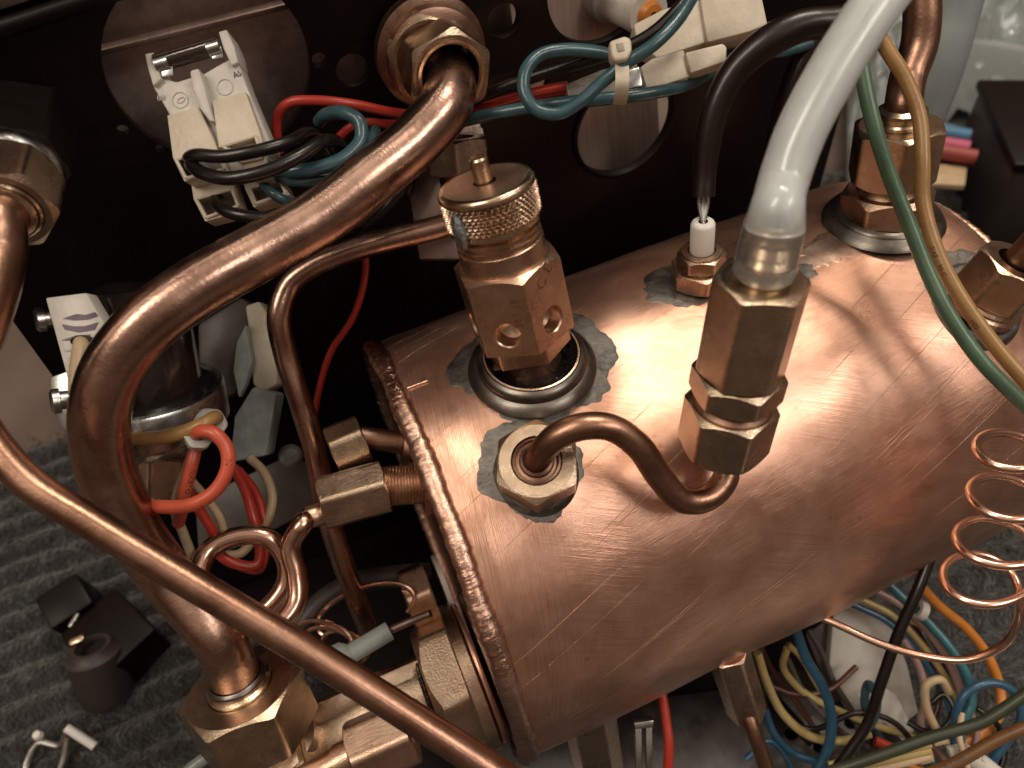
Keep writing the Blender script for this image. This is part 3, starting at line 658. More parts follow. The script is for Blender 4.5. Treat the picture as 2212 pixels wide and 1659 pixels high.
# big copper pipe with two nuts
T = thing('large_copper_pipe', 'thick copper pipe bending from upper hexagon nut to big brass nut at lower left', 'pipe', at(530, 1600, 17.4))
dc = Vector((-.186, -.885, -.42)); ad = Vector((dc.x*A[0]+dc.y*A[1]+dc.z*A[2], dc.x*B[0]+dc.y*B[1]+dc.z*B[2], -(dc.x*D[0]+dc.y*D[1]+dc.z*D[2]))).normalized()*1.3; NT_ = at(518, 1482, 16.1); NB = NT_-ad; print('NL len', ad.length)
pts = [at(930, 70, 17.3), at(942, 112, 16.6), at(972, 172, 15.6), at(962, 228, 15.1), at(900, 302, 14.9), at(800, 385, 14.6), at(690, 470, 14.4), at(560, 545, 14.1), at(430, 618, 13.7), at(320, 700, 13.5), at(245, 795, 13.6), at(215, 900, 13.9), at(228, 1010, 14.3), at(285, 1140, 14.8), at(360, 1245, 15.4)]
pts += [NT_+ad*1.1, NT_+ad*.3, NB+ad*.5]
pipe(T, pts, lambda u: .525 if u < .8 else .525-.03*(u-.8)/.2, PIPE, per=14, seg=48)
M_ = ad.normalized()
nut(T, NB, ad, 2.28, ad.length, BRASS, hole=.68, roll=-2, rr=.05, cham=(1.1, .6))
turned(T, NB, ad, [(.54, 0), (.66, .1), (.665, ad.length-.02), (.66, ad.length+.06), (.62, ad.length+.09), (.585, ad.length+.11), (.575, ad.length+.20), (.53, ad.length+.26)], BRASS_T, 'olive')
turned(T, NB, ad, [(.5, ad.length+.15), (.59, ad.length+.16), (.595, ad.length+.20), (.57, ad.length+.24), (.525, ad.length+.28)], SOLD_R, 'solder_fillet')
# upper nut on the case plate
c = at(963, 152, 15.6); dn = Vector((-.02, -1, .10)); 
M2 = frame(c, dn)
nut(T, c+Vector((0, .35, 0)), dn, 1.60, .75, BRASS, hole=.60, roll=22, name='panel_nut', rr=.05)
turned(T, c+Vector((0, .35, 0)), dn, [(.60, .02), (.62, .73), (.63, .78), (.69, .80), (.69, .76)], BRASS_T, 'nut_lip')
turned(T, c+Vector((0, .35, 0)), dn, [(.3, -.9), (1.12, -.9), (1.18, -.82), (1.18, -.55), (1.08, -.50), (1.02, -.48), (1.02, -.2), (.95, -.15), (.6, -.1)], BRASS_DK, 'washer')
nut(T, c+Vector((-.12, .75, .05)), Vector((-.12, -1, .1)), 1.62, .35, BRASS, hole=.7, roll=8, name='lock_nut', rr=.05)
c = at(965, 300, 17.9)
L_ = thing('lever_bracket', 'brown steel bracket arm hanging below the upper hexagon nut behind the wires', 'bracket', c)
G().add(**slab([at(x, y, 17.75) for x, y in [(842, 175), (868, 320), (905, 560), (1000, 560), (1045, 330), (1030, 200), (960, 120), (880, 130)]], .25, bev=.05)).out('arm', BACKD, L_)
G().add(**slab([at(x, y, 17.55) for x, y in [(1020, 272), (1042, 276), (1052, 322), (1040, 338)]], .1, bev=.02)).out('paper_tab', CREAM, L_)
# brass nut half hidden behind the valve
t2 = thing('hidden_hexagon_nut', 'brass hexagon nut peeping out just behind the knurled valve cap', 'nut', at(990, 330, 17.2))
nut(t2, at(992, 372, 17.1), at(985, 300, 16.8)-at(992, 372, 17.1), 1.3, .75, BRASS, hole=.4, roll=12, name='nut_body')
turned(t2, at(996, 410, 17.2), at(985, 300, 16.8)-at(996, 410, 17.2), [(.1, -.5), (.45, -.5), (.45, .4)], BRASS_DK, 'stem')

# left edge nut and its pipe
T = thing('left_edge_pipe', 'copper pipe with a large brass nut and black hexagon cut by the left picture edge', 'pipe', at(20, 430, 13.6))
nb = at(62, 268, 14.6); nt2 = at(8, 458, 12.9); dd = (nt2-nb).normalized(); ln = (nt2-nb).length
nut(T, nt2-dd*1.0, dd, 1.46, 1.0, BRASS, hole=.60, roll=10, rr=.05, cham=(1.2, .8))
turned(T, nt2, dd, [(.36, -.3), (.58, -.3), (.58, .02), (.54, .05), (.51, .0), (.50, .07), (.45, .10), (.40, .11)], BRASS_T, 'ferrule')
nut(T, nt2-dd*(ln+.5), dd, 1.5, ln-.85, BLACK, hole=.3, roll=0, name='black_nut', rr=.05)
turned(T, nt2-dd*1.3, dd, [(.1, 0), (.76, 0), (.79, .05), (.79, .24), (.75, .29), (.1, .29)], STEEL, 'washer')
pipe(T, [nt2-dd*.4, nt2+dd*.3, at(2, 540, 12.7), at(-20, 640, 12.4), at(-70, 760, 12.0), at(-140, 860, 11.8)], .39, PIPE2, per=12, seg=36)
T = thing('crossing_copper_pipe', 'long smooth copper pipe crossing diagonally in front of everything at lower left', 'pipe', at(40, 1020, 12.5))
pts = [at(-70, 840, 12.6), at(-30, 930, 12.5), at(60, 1040, 12.5), at(200, 1130, 12.6), at(340, 1215, 12.7), at(500, 1310, 12.8), at(660, 1405, 12.9), at(820, 1505, 13.0), at(980, 1608, 13.1), at(1120, 1700, 13.2)]
pipe(T, pts, .272, PIPE2, per=12, seg=32)
# thinner pipe in the middle
T = thing('thin_golden_pipe', 'thin copper pipe emerging behind the valve and dropping steeply between the wires', 'pipe', at(700, 1000, 18))
pts = [at(1010, 470, 17.0), at(940, 493, 17.0), at(850, 515, 16.9), at(760, 540, 16.9), at(680, 572, 16.9), at(625, 615, 16.9), at(603, 680, 16.9), at(615, 760, 17.2), at(650, 870, 17.5), at(682, 980, 17.9), at(705, 1100, 18.3), at(735, 1200, 18.9), at(772, 1300, 19.6), at(800, 1370, 20.2)]
pipe(T, pts, .265, PIPE, per=12, seg=28)
# loop pipe with side nut
T = thing('looped_copper_pipe', 'copper pipe coiled into a ring and joined to the boiler side by a nut', 'pipe', at(760, 1080, 16))
fb = W(.9, 9.4, 12.55); fn = toward((700, 1108), fb, (-1, 0, 0)); dA = (fn-fb).normalized()
nn = toward((835, 1050), fb, dA)
print('side nut', (fn-nn).length, (fn-fb).length)
nut(T, nn, dA, 1.08, (fn-nn).length, BRASS, hole=.25, roll=14, rr=.04)
turned(T, fb, (nn-fb), threads(-.2, (nn-fb).length+.1, .44, .065), BRASS_P, 'threaded_stub')
turned(T, fb, (nn-fb), [(.3, -.1), (.62, -.1), (.66, 0), (.62, .12), (.4, .15)], COP_D, 'flange')
turned(T, fn, dA, [(.2, -.1), (.24, -.05), (.24, .33), (.20, .36)], BRASS_P, 'sleeve')
pts = [fn-dA*.3, fn+dA*.35, at(655, 1130, 15.9), at(628, 1180, 15.9), at(640, 1240, 15.9), at(640, 1300, 15.8), at(600, 1348, 15.6), at(530, 1350, 15.6), at(460, 1310, 15.8), at(430, 1250, 16.0), at(450, 1190, 16.3), at(510, 1160, 16.5), at(575, 1160, 16.6), at(615, 1205, 16.7), at(617, 1260, 16.7), at(580, 1310, 16.6), at(520, 1345, 16.5), at(440, 1370, 16.6)]
pipe(T, pts, .212, PIPE3, per=12, seg=28)
# upper side fitting, plugged
T = thing('small_side_nut', 'small dim brass nut beside the weld seam, above the looped pipe joint', 'nut', at(750, 950, 17.2))
fb = W(.9, 10.5, 12.6); fn = toward((716, 975), fb, (-1, 0, 0)); nn = toward((788, 945), fb, (-1, 0, 0)); dA = (fn-nn).normalized()
nut(T, nn, dA, 1.0, (fn-nn).length, BRASS, roll=20, rr=.07)
turned(T, fb, nn-fb, [(.1, -.2), (.45, -.2), (.52, .05), (.45, .2), (.25, .25), (.24, (nn-fb).length+.1), (.1, (nn-fb).length+.1)], BRASS_DK, 'stub')

# short S pipe between nut on the boiler and the anti-vacuum fitting
T = thing('s_bend_pipe', 'short S-shaped copper pipe linking the boiler nut to the tall hexagon fitting', 'pipe', bp3(*s5))
o5 = bp3(*s5); n5 = toward((1158, 985), o5, nrm(s5[1])); d5 = n5-o5; print('s5 nut', d5.length)
d5n = d5.normalized(); h5 = .72
nut(T, o5+d5n*.05, d5, 1.42, h5-.05, BRASS, hole=.47, roll=2, rr=.035, cham=(1, 0))
turned(T, o5, d5, [(.24, h5-.3), (.44, h5-.3), (.44, h5-.02), (.40, h5+.0), (.38, h5-.06), (.32, h5-.04), (.30, h5+.02), (.25, h5+.05)], BRASS_DK, 'olive')
f_lo = at(1560, 962, 14.35); f_hi = toward((1650, 585), f_lo, (.10, .12, 1)); fd = (f_hi-f_lo); fl = fd.length; fdn = fd.normalized(); print('fitting2 len', fl)
top5 = o5+d5n*(h5-.1)
pts = [o5+d5n*(h5-.35), top5+d5n*.1, at(1200, 945, 13.45), at(1255, 922, 13.35), at(1320, 924, 13.4), at(1380, 965, 13.6), at(1425, 1030, 13.9), at(1475, 1080, 14.15), at(1530, 1075, 14.3), at(1568, 1030, 14.4), f_lo-fdn*.1, f_lo+fdn*.3]
pipe(T, pts, .245, PIPE2, per=14, seg=32)

# hexagon fitting with barb
V2 = thing('hose_fitting', 'tall brass hexagon fitting in three stacked hexagons carrying the milky hose', 'hose fitting', f_lo)
u = fl/4.05
wv = 1.0
nut(V2, f_lo, fd, 1.48*wv, 1.15*u, BRASS, hole=.28, roll=19, rr=.04, cham=(1.2, 1.6), name='compression_nut')
turned(V2, f_lo, fd, [(.3, 1.1*u), (.68, 1.12*u), (.69, 1.2*u), (.62, 1.27*u), (.66, 1.36*u), (.62, 1.42*u), (.3, 1.48*u)], BRASS_DK, 'thread')
nut(V2, f_lo+fdn*1.38*u, fd, 1.44*wv, .55*u, BRASS, roll=20, rr=.04, cham=(1.2, 1.2), name='lock_nut')
nut(V2, f_lo+fdn*1.95*u, fd, 1.34*wv, 1.95*u, BRASS, roll=-25, rr=.05, cham=(.8, .3), name='hex_body')
tb = fl
turned(V2, f_lo, fd, [(.3, 3.86*u), (.62, 3.902*u), (.60, 3.91*u), (.5, 3.905*u), (.36*u, 3.91*u), (.34*u, 4.2*u), (.40*u, 4.22*u), (.42*u, 4.3*u), (.34*u, 4.45*u), (.42*u, 4.47*u), (.34*u, 4.65*u), (.40*u, 4.67*u), (.32*u, 4.95*u), (.27*u, 4.97*u), (.22*u, 4.95*u), (.22*u, 4.2*u)], BRASS_T, 'hose_barb')
# milky silicone hose
T = thing('milky_silicone_hose', 'thick milky silicone hose pushed on the barb and rising to the top edge', 'hose', f_lo+fdn*4.2*u)
h0 = f_lo+fdn*4.0*u; tt_ = (h0-Vector((0, 0, CAMH))).dot(Vector((A[2], B[2], -D[2]))); print('hose base depth', tt_)
hp = [f_lo+fdn*4.85*u, f_lo+fdn*5.15*u+Vector((.02, .05, 0)), at(1690, 400, tt_-.5), at(1728, 290, tt_-.6), at(1790, 170, tt_-.7), at(1865, 50, tt_-.8), at(1950, -70, tt_-.9)]
g_, fr = tube(hp, lambda q: .44-.07*min(1, q/.22), seg=40, per=14, cap=False); g2, _ = tube(hp, lambda q: .26, seg=32, per=14, cap=False); g2['f'] = [tuple(reversed(q)) for q in g2['f']]
G().add(**g_).add(**g2).out('hose_wall', SIL, T, sharp=70)
turned(T, h0, fdn, [(.36, .0), (.45, .0), (.475, .04), (.475, .16), (.455, .22), (.46, .40), (.45, .60), (.443, .83*u), (.442, .87*u), (.28, .87*u), (.32, .5), (.36, .2), (.36, 0)], SILC, 'stretched_end')
turned(T, h0, fdn, [(.26, .90*u), (.34, .905*u), (.36, .88*u), (.34, .86*u), (.26, .86*u)], BRASS_T, 'barb_tip')
# second clear hose behind
T = thing('rear_clear_hose', 'second wider clear hose out of focus behind the upright copper pipe', 'hose', at(2035, 60, 24))
g_, fr = tube([at(2075, -60, 22), at(2052, 30, 22.5), at(2025, 130, 23), at(1985, 240, 24), at(1940, 330, 25)], .8, seg=32, cap=False); G().add(**g_).out('hose_wall', BAG, T)

# level probe
o = bp3(*sp_); hi = toward((1519, 478), o, (.02, .1, 1)); pd = (hi-o).normalized(); pl_ = (hi-o).length; print('probe', pl_)
T = thing('level_probe', 'level probe with white ceramic sleeve and black sleeved lead on small stacked hexagons', 'probe', o)
nut(T, o+pd*.0, pd, 1.18, .42, BRASS_P, roll=8, name='hex_base', rr=.03)
nut(T, o+pd*.42, pd, .92, .34, BRASS, roll=28, name='hex_upper', rr=.03)
turned(T, o, pd, [(.1, .7), (.40, .74), (.42, .79), (.3, .8)], BRASS_P, 'collar')
turned(T, o, pd, [(.1, .78), (.25, .78), (.255, .8), (.255, pl_-.08), (.235, pl_-.03), (.20, pl_), (.1, pl_)], CERAM, 'ceramic_sleeve')
lug = at(1519, 452, (hi-Vector((0, 0, CAMH))).dot(Vector((A[2], B[2], -D[2])))-.1)
tp = (hi-Vector((0, 0, CAMH))).dot(Vector((A[2], B[2], -D[2])))
g_ = G()
for dx in (-9, 0, 9): q, _ = tube([hi-pd*.1, at(1519+dx, 440, tp), at(1519+dx, 410, tp-.1)], .05, seg=10); g_.add(**q)
g_.out('terminal_lug', STEEL, T)
q, _ = tube([at(1518, 425, tp-.1), at(1521, 380, tp-.2), at(1533, 280, tp-.5), at(1552, 215, tp-.7), at(1590, 150, tp-.9), at(1660, 90, tp-1.1), at(1735, 55, tp-1.2), at(1800, 48, tp-1.2), at(1880, 40, tp-1.2)], lambda u: .25+.05*min(1, u*2), seg=24, per=10, wob=.12); G().add(**q).out('black_sleeve', BLACKS, T, sharp=60)
T = thing('rear_black_sleeve', 'second black sleeve hanging in shadow behind the milky hose', 'cable', at(1690, 300, 19))
q, _ = tube([at(1770, 60, 18.2), at(1735, 130, 18.4), at(1702, 220, 18.8), at(1680, 310, 19.3), at(1655, 430, 19.8)], .30, seg=20, wob=.1); G().add(**q).out('sleeve', BLACKS, T)

# right rear fitting with upright pipe
o = bp3(*s3); hi = toward((1944, 268), o, (.05, .12, 1)); pd = (hi-o).normalized(); q = (hi-o).length; print('rear fitting', q)
T = thing('rear_pipe_fitting', 'two large brown brass hexagons standing on the boiler at rear right with an upright pipe', 'pipe fitting', o)
nut(T, o-pd*.1, pd, 1.74, .36*q, BRASS_P, roll=25, name='hex_base', rr=.06, cham=(1.6, .3))
turned(T, o, pd, [(.2, .2*q), (.74, .255*q), (.70, .30*q), (.58, .36*q), (.55, .46*q), (.2, .46*q)], BRASS_P, 'neck')
nut(T, o+pd*.42*q, pd, 1.66, .58*q, BRASS, hole=.52, roll=-3, name='compression_nut', rr=.05, cham=(1, 1.6))
turned(T, o, pd, [(.36, .7*q), (.50, .8*q), (.50, q+.08), (.46, q+.12), (.46, q+.22), (.50, q+.25), (.49, q+.32), (.36, q+.40)], BRASS_T, 'olive')
tq = (hi-Vector((0, 0, CAMH))).dot(Vector((A[2], B[2], -D[2])))
pipe(T, [o+pd*.7*q, hi, hi+pd*.4, at(1962, 165, tq-.2), at(1985, 100, tq-.3), at(1992, 30, tq-.5), at(1985, -60, tq-.7)], .37, PIPE2, name='upright_pipe')
# far right nut
o = bp3(*sr); hi = toward((2200, 565), o, (.35, -.45, .8)); pd = (hi-o).normalized(); q = (hi-o).length; print('right nut', q)
T = thing('right_boiler_nut', 'golden brass hexagon nut on the boiler, cut by the right edge of the picture', 'nut', o)
turned(T, o, pd, [(.3, -.1), (.78, -.1), (.80, .06), (.74, .12), (.78, .18), (.74, .24), (.76, .3), (.3, .32)], BRASS_P, 'collar')
nut(T, o+pd*.28, pd, 1.38, q-.28, BRASS_T if False else BRASS, hole=.42, roll=20, name='hex_body', rr=.05, cham=(1.3, .3))
pipe(T, [o+pd*(q-.4), o+pd*(q+.2), o+pd*(q+1.0)+Vector((.3, 0, .1)), o+pd*(q+1.6)+Vector((1.5, 0, .2))], .3, PIPE2, name='pipe_stub')

# ------------------------------------------------------------------ heating element flange, cast body
T = thing('cast_brass_elbow', 'cast brass body with a huge hexagon flange screwed into the boiler end', 'flange fitting', W(-2, 7.1, 7.0))
fc = W(.7, 7.05, 7.55); fe = W(-5.0, 7.0, 7.4)
dF = Vector((-1, 0, 0))
turned(T, W(.95, 7.05, 7.55), dF, [(.5, 0), (1.9, 0), (1.95, .12), (1.9, .2), (.5, .2)], BRASS_DK, 'boiler_flange', 72)
turned(T, W(.62, 7.05, 7.55), dF, [(.5, 0), (1.72, 0), (1.74, .05), (1.72, .11), (.5, .11)], COP, 'copper_washer', 72)
turned(T, W(.48, 7.05, 7.55), dF, [(.5, 0), (1.78, 0), (1.82, .04), (1.82, .30), (1.78, .34), (.5, .34)], BRASS, 'flange_disc', 72)
nut(T, W(.16, 7.05, 7.55), dF, 2.95, .85, BRASS_C, hole=0, roll=8, name='flange_hexagon', rr=.08, cham=(1.5, .2))
nut(T, W(.2, 9.3, 8.1), dF, 1.5, .7, BRASS_P, hole=0, roll=12, name='rear_hexagon', rr=.08)
turned(T, W(.6, 9.3, 8.1), dF, [(.1, 0), (.8, 0), (.8, .12), (.1, .12)], WHITE, 'white_seal')
turned(T, W(-.70, 7.05, 7.55), dF, [(.5, -.02), (1.10, -.02), (1.16, .03), (1.06, .12), (.5, .12)], GUM, 'sealant_ring', 64)
vq, fr = tube([W(-.6, 7.05, 7.55), W(-1.6, 7.05, 7.55), W(-2.8, 7.05, 7.5), W(-3.9, 7.05, 7.4), W(-4.7, 7.1, 7.3)], lambda u: .96 if u < .9 else .96-(u-.9)*4, seg=48, per=12); G().add(**vq).out('body', BRASS_C, T, sharp=60)
G().add(**box(2.9, .5, .28, .08), M=Matrix.Translation(W(-2.0, 7.35, 8.42)) @ Matrix.Rotation(.5, 4, 'X')).out('rib', BRASS_C, T)
# vertical socket under the big nut
turned(T, NB-M_*.05, -M_, [(.5, -.2), (1.02, -.15), (1.04, .0), (.95, .15), (.90, .3), (1.05, .42), (1.05, .75), (.8, 1.0), (.2, 1.1)], BRASS_C, 'socket', 56)
nut(T, at(690, 1625, 16.9), at(560, 1700, 17.0)-at(690, 1625, 16.9), 1.35, 1.2, BRASS, roll=10, name='side_hexagon', rr=.05)
T = thing('lower_hexagon_plug', 'scratched pinkish brass hexagon under the crossing pipe at bottom', 'plug', at(820, 1600, 15.8))
a_, b_ = at(890, 1575, 15.9), at(762, 1632, 15.7); nut(T, a_, b_-a_, 1.25, (b_-a_).length, BRASS_P, roll=14, name='hex_body', rr=.06, cham=(1, 1))
a_, b_ = at(768, 1625, 15.8), at(650, 1690, 15.8); turned(T, a_, b_-a_, [(.1, 0), (.34, 0), (.34, .4), (.30, .42), (.30, 1.3), (.1, 1.3)], BRASS_P, 'stem')
a_, b_ = at(915, 1545, 16.2), at(880, 1562, 16.1); nut(T, a_, b_-a_, .7, .4, CREAM, roll=10, name='pale_spacer', rr=.04)

# nuts on the underside of the boiler
def under(px0, px1, t0, label, r, Wd, pipe_to=None):
    a_ = at(*px0, t0); b_ = toward(px1, a_, (0, -.1, -1)); d_ = b_-a_; T = thing('underside_pipe_fitting', label, 'pipe fitting', a_)
    nut(T, a_, d_, Wd, d_.length, BRASS_P, hole=0, roll=20, rr=.05)
    if pipe_to: pipe(T, [b_-d_*.2]+[at(*q) for q in pipe_to], r, PIPE2, name='tube')
    return T
under((1570, 1400), (1612, 1532), 18.0, 'pinkish brass nut with thin copper pipe leaving the boiler bottom at right', .2, .92, [(1628, 1580, 19.2), (1648, 1640, 19.4), (1670, 1710, 19.6)])
under((1265, 1510), (1300, 1690), 18.2, 'brass nut cut by the bottom edge under the boiler front', .2, 1.2, None)

# ------------------------------------------------------------------ capillary coil right
T = thing('capillary_coil', 'spring coil of thin bright copper capillary at the right edge', 'capillary tube', at(2150, 1200, 15.5))
pts = []
cs = [(2205, 925, 92, 66, 14.7), (2202, 1032, 98, 72, 15.0), (2188, 1130, 104, 76, 15.4), (2150, 1218, 100, 78, 15.8), (2112, 1285, 92, 74, 16.1)]
for i in range(0, 4*20+1):
    a = 2*PI*i/20; qi = i/20; j = min(3, int(qi)); f_ = qi-j; cq = [cs[j][m_]*(1-f_)+cs[j+1][m_]*f_ for m_ in range(5)]
    x, y = cq[2]*math.cos(a), cq[3]*math.sin(a); jt = noise.noise(Vector((i*.11, 2, 0)))*9; pts.append(at(cq[0]+x+jt, cq[1]+y*.92+x*(.12+.06*math.sin(i*.07))+jt*.6, cq[4]-.6*math.sin(a)))
pts = [at(2300, 900, 14.8)]+pts+[at(2198, 1345, 16.5), at(2165, 1395, 17), at(2090, 1425, 17.4), at(2000, 1418, 17.8), at(1900, 1390, 18.2), at(1800, 1345, 18.6), at(1740, 1320, 18.9)]
q, _ = tube(pts, .092, seg=16, per=4, cap=True); G().add(**q).out('coiled_tube', CAPIL, T, sharp=70)
# small capillary loops centre-left
T = thing('rear_capillary_loops', 'tangle of fine copper capillary loops seen dimly between pipe and cast body', 'capillary tube', at(700, 1390, 19))
for (cx, cy, rx, ry, ro) in ((700, 1372, 60, 28, 15), (712, 1388, 56, 30, 15), (745, 1400, 52, 34, 25), (790, 1320, 110, 50, -20)):
    pp = [at(x, y, 19.3-.004*(x-cx)) for x, y in circ(cx, cy, rx, ry, 28, ro, 150, 400)]
    q, _ = tube(pp, .06, seg=8, per=3); G().add(**q).out('loop', CAPIL, T)
# white sleeve connector
T = thing('white_cable_joint', 'pale insulated cable joint lying above the cast brass body', 'cable joint', at(770, 1390, 17.2))
a_, b_ = at(712, 1440, 17.0), at(842, 1362, 17.4); turned(T, a_, b_-a_, [(.1, -.2), (.34, -.2), (.40, .0), (.36, .4), (.22, .55), (.22, (b_-a_).length), (.18, (b_-a_).length), (.1, .8)], CLEARG, 'joint_shell', 32)
q, _ = tube([b_, at(880, 1345, 17.4), at(930, 1325, 17.3)], .09, seg=10); G().add(**q).out('lead', BROWNW, T)
# ------------------------------------------------------------------ white plug assembly upper left
T = thing('white_plug_housing', 'white moulded plug housing with a glass fuse and four wire sockets, upper left', 'plug housing', at(430, 280, 14.6))
tw = 14.7
hous = [(312, 116), (331, 112), (336, 134), (352, 168), (362, 190), (452, 168), (450, 150), (474, 97), (471, 68), (489, 63), (504, 91), (514, 134), (538, 198), (585, 302), (625, 428), (560, 420), (477, 330), (440, 300), (366, 249), (331, 188), (318, 144)]
G().add(**slab(px([(318, 150), (345, 165), (380, 176), (440, 158), (470, 140), (507, 120), (514, 134), (538, 198), (590, 320), (560, 380), (477, 380), (420, 360), (390, 330), (366, 249), (331, 190)], tw), .55, bev=.05)).out('housing_body', WHITE, T)
for pg in ([(312, 116), (331, 112), (338, 138), (348, 170), (330, 186), (318, 144)], [(471, 68), (489, 63), (506, 100), (514, 134), (500, 142), (482, 104)]):
    G().add(**slab(px(pg, tw-.12), .6, bev=.03)).out('end_post', WHITE, T)
q, _ = tube([at(338, 137, tw-.05), at(474, 97, tw-.05)], .17, raw=True, seg=24); G().add(**q).out('glass_fuse', plastic('smoked_glass', (.05, .03, .025), rough=.05, trans=.3, spec=.8), T)
for x0, y0, x1, y1 in ((338, 137, 366, 129), (450, 104, 476, 96)):
    q, _ = tube([at(x0, y0+4, tw-.08), at(x1, y1+4, tw-.08)], .15, raw=True, seg=20); G().add(**q).out('fuse_clip', STEEL, T)
for pg in ([(343, 138), (372, 130), (374, 160), (350, 166)], [(452, 106), (478, 98), (482, 122), (458, 128)]):
    G().add(**slab(px(pg, tw-.10), .06, bev=.01)).out('clip_spring', STEEL, T)
G().add(**slab(px([(409, 152), (428, 146), (440, 180), (455, 240), (462, 262), (452, 262), (432, 235), (415, 190)], tw-.30), .35, bev=.05)).out('centre_rib', WHITE, T)
for cxq, cyq in ((389, 216), (486, 188)):
    v3 = [at(x, y, tw-.012) for x, y in circ(cxq, cyq, 17, 17, 33, 0, 0, 360)]; v3.append(v3[0]); q, _ = tube(v3, .008, raw=True, seg=6, cap=False); G().add(**q).out('moulded_ring', WHITE, T)
v3 = [at(x, y, tw-.012) for x, y in circ(391, 216, 9, 5, 17, -30)]; v3.append(v3[0]); q, _ = tube(v3, .01, raw=True, seg=6, cap=False); G().add(**q).out('moulded_zero', WHITE, T)
def flat_text(s, size, p, xd, t, par, mat, name='moulded_mark', lift=.01):
    o_ = at(*p, t-lift); xa = (at(*xd, t-lift)-o_).normalized(); za = (Vector((0, 0, CAMH))-o_).normalized(); za = (za-xa*za.dot(xa)).normalized(); ya = za.cross(xa)
    Mt = Matrix(((xa.x, ya.x, za.x, o_.x), (xa.y, ya.y, za.y, o_.y), (xa.z, ya.z, za.z, o_.z), (0, 0, 0, 1))); v, f = textmesh(s, size, .004); G().add(v, f, Mt).out(name, mat, par, smooth=False)
flat_text('68', .16, (340, 218), (370, 214), tw, T, WHITE); flat_text('A5', .14, (506, 168), (530, 160), tw, T, INK)
def socket(pg, opening, t, thick, label=None):
    o_ = G().add(**slab(px(pg, t), thick, [px(opening, t)], bev=.018)).out('wire_socket', CREAM, T)
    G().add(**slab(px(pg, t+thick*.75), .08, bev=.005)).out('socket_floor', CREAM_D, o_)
    ring = [at(x, y, t-.02) for x, y in opening]; ring.append(ring[0]); gg_ = G()
    for i_ in range(len(ring)-1): q, _ = tube([ring[i_], ring[i_+1]], .035, raw=True, seg=8); gg_.add(**q)
    gg_.out('socket_rim', CREAM, o_)
CREAM_D = plastic('cream_nylon_shaded', (.34, .30, .24), rough=.5, var=.25, bump=.02)  # darker cream copy for the shade inside the sockets and tie slot
socket([(361, 249), (429, 230), (468, 318), (493, 373), (398, 392), (373, 340)], [(380, 345), (458, 325), (484, 366), (403, 385)], tw-.2, .55)
socket([(459, 218), (530, 198), (562, 288), (583, 380), (540, 385), (500, 320), (472, 318)], [(482, 316), (552, 294), (568, 340), (520, 350)], tw-.22, .55)
socket([(412, 392), (493, 375), (518, 445), (490, 466), (443, 478), (418, 430)], [(424, 430), (500, 408), (515, 445), (446, 470)], tw+.25, .5)
socket([(520, 378), (583, 372), (612, 395), (625, 420), (548, 448), (530, 410)], [(540, 405), (604, 390), (618, 418), (552, 440)], tw+.25, .5)
# wires near the plug
def wire(name, label, pts, r, mat, cat='wire', group=None, per=10, seg=16, ends=False, txt=None):
    if pts[len(pts)//2][2] > 19.9: r = r*.84
    q, fr = tube([at(*p) for p in pts], r, seg=seg, per=per); o_ = G().add(**q).out(name, mat, None, label=label, cat=cat, group=group, sharp=70)
    if txt:
        for (s_, size, s0, da) in txt:
            a_ = cam_angle(fr, s0); org = OFF[o_.name]
            g_ = print_on(fr, s_, size, s0, a_+da); G().add(g_['v'], g_['f']).out('printed_mark', INK, o_, smooth=False)
    return o_
wire('black_wire', 'upper black wire looping out of the upper left plug socket', [(430, 352, 15.0), (408, 343, 14.5), (425, 335, 14.25), (480, 338, 14.1), (560, 325, 14.1), (630, 305, 14.4), (665, 288, 15.0), (690, 300, 15.6), (720, 350, 16.2)], .125, BLACK)
wire('black_wire', 'lower black wire looping under its twin at the plug', [(425, 362, 15.0), (412, 355, 14.5), (440, 375, 14.2), (500, 385, 14.0), (580, 368, 14.0), (650, 335, 14.2), (700, 305, 14.6), (735, 312, 15.3), (745, 350, 16), (740, 400, 16.5)], .13, BLACK)
wire('black_wire', 'black wire leaving the lowest plug socket and passing behind the thick pipe', [(470, 420, 15.2), (465, 438, 14.9), (500, 460, 14.6), (560, 470, 14.6), (640, 462, 15.0), (700, 430, 15.6), (780, 400, 16.4), (860, 360, 17)], .12, BLACK)
wire('teal_wire', 'teal wire from the lowest right plug socket going under the thick pipe', [(560, 395, 15.2), (575, 405, 14.9), (600, 425, 14.8), (650, 445, 15.2), (730, 430, 16), (800, 400, 16.6)], .10, TEAL)
wire('teal_wire', 'bright teal wire curled into an open loop beside the plug', [(690, 262, 15.6), (705, 248, 15.2), (740, 243, 14.9), (775, 262, 14.8), (780, 300, 14.8), (745, 340, 14.7), (690, 362, 14.6), (630, 370, 14.6), (590, 360, 14.7), (560, 340, 14.9), (515, 308, 15.2)], .135, TEAL)
wire('dark_teal_wire', 'dark printed wire lying below the teal loop beside the plug', [(560, 350, 15.1), (590, 375, 14.9), (640, 390, 14.8), (700, 385, 15.0), (760, 360, 15.4), (800, 320, 16), (810, 280, 16.4)], .12, TEAL)
wire('red_wire', 'red wire arching from the plug across the black plate to the thick pipe', [(603, 330, 16.0), (598, 290, 15.8), (600, 250, 15.6), (625, 222, 15.4), (680, 217, 15.4), (760, 225, 15.6), (850, 243, 16.2), (930, 250, 16.6), (1010, 240, 16.6), (1100, 215, 16.3), (1160, 198, 16.0), (1225, 186, 15.7)], .10, RED)
wire('red_wire', 'second red wire running just below the first toward the clear sleeve', [(700, 330, 16.6), (770, 268, 16.2), (850, 268, 16.6), (940, 262, 16.9), (1060, 228, 16.6), (1150, 208, 16.2), (1225, 193, 15.8)], .09, RED)
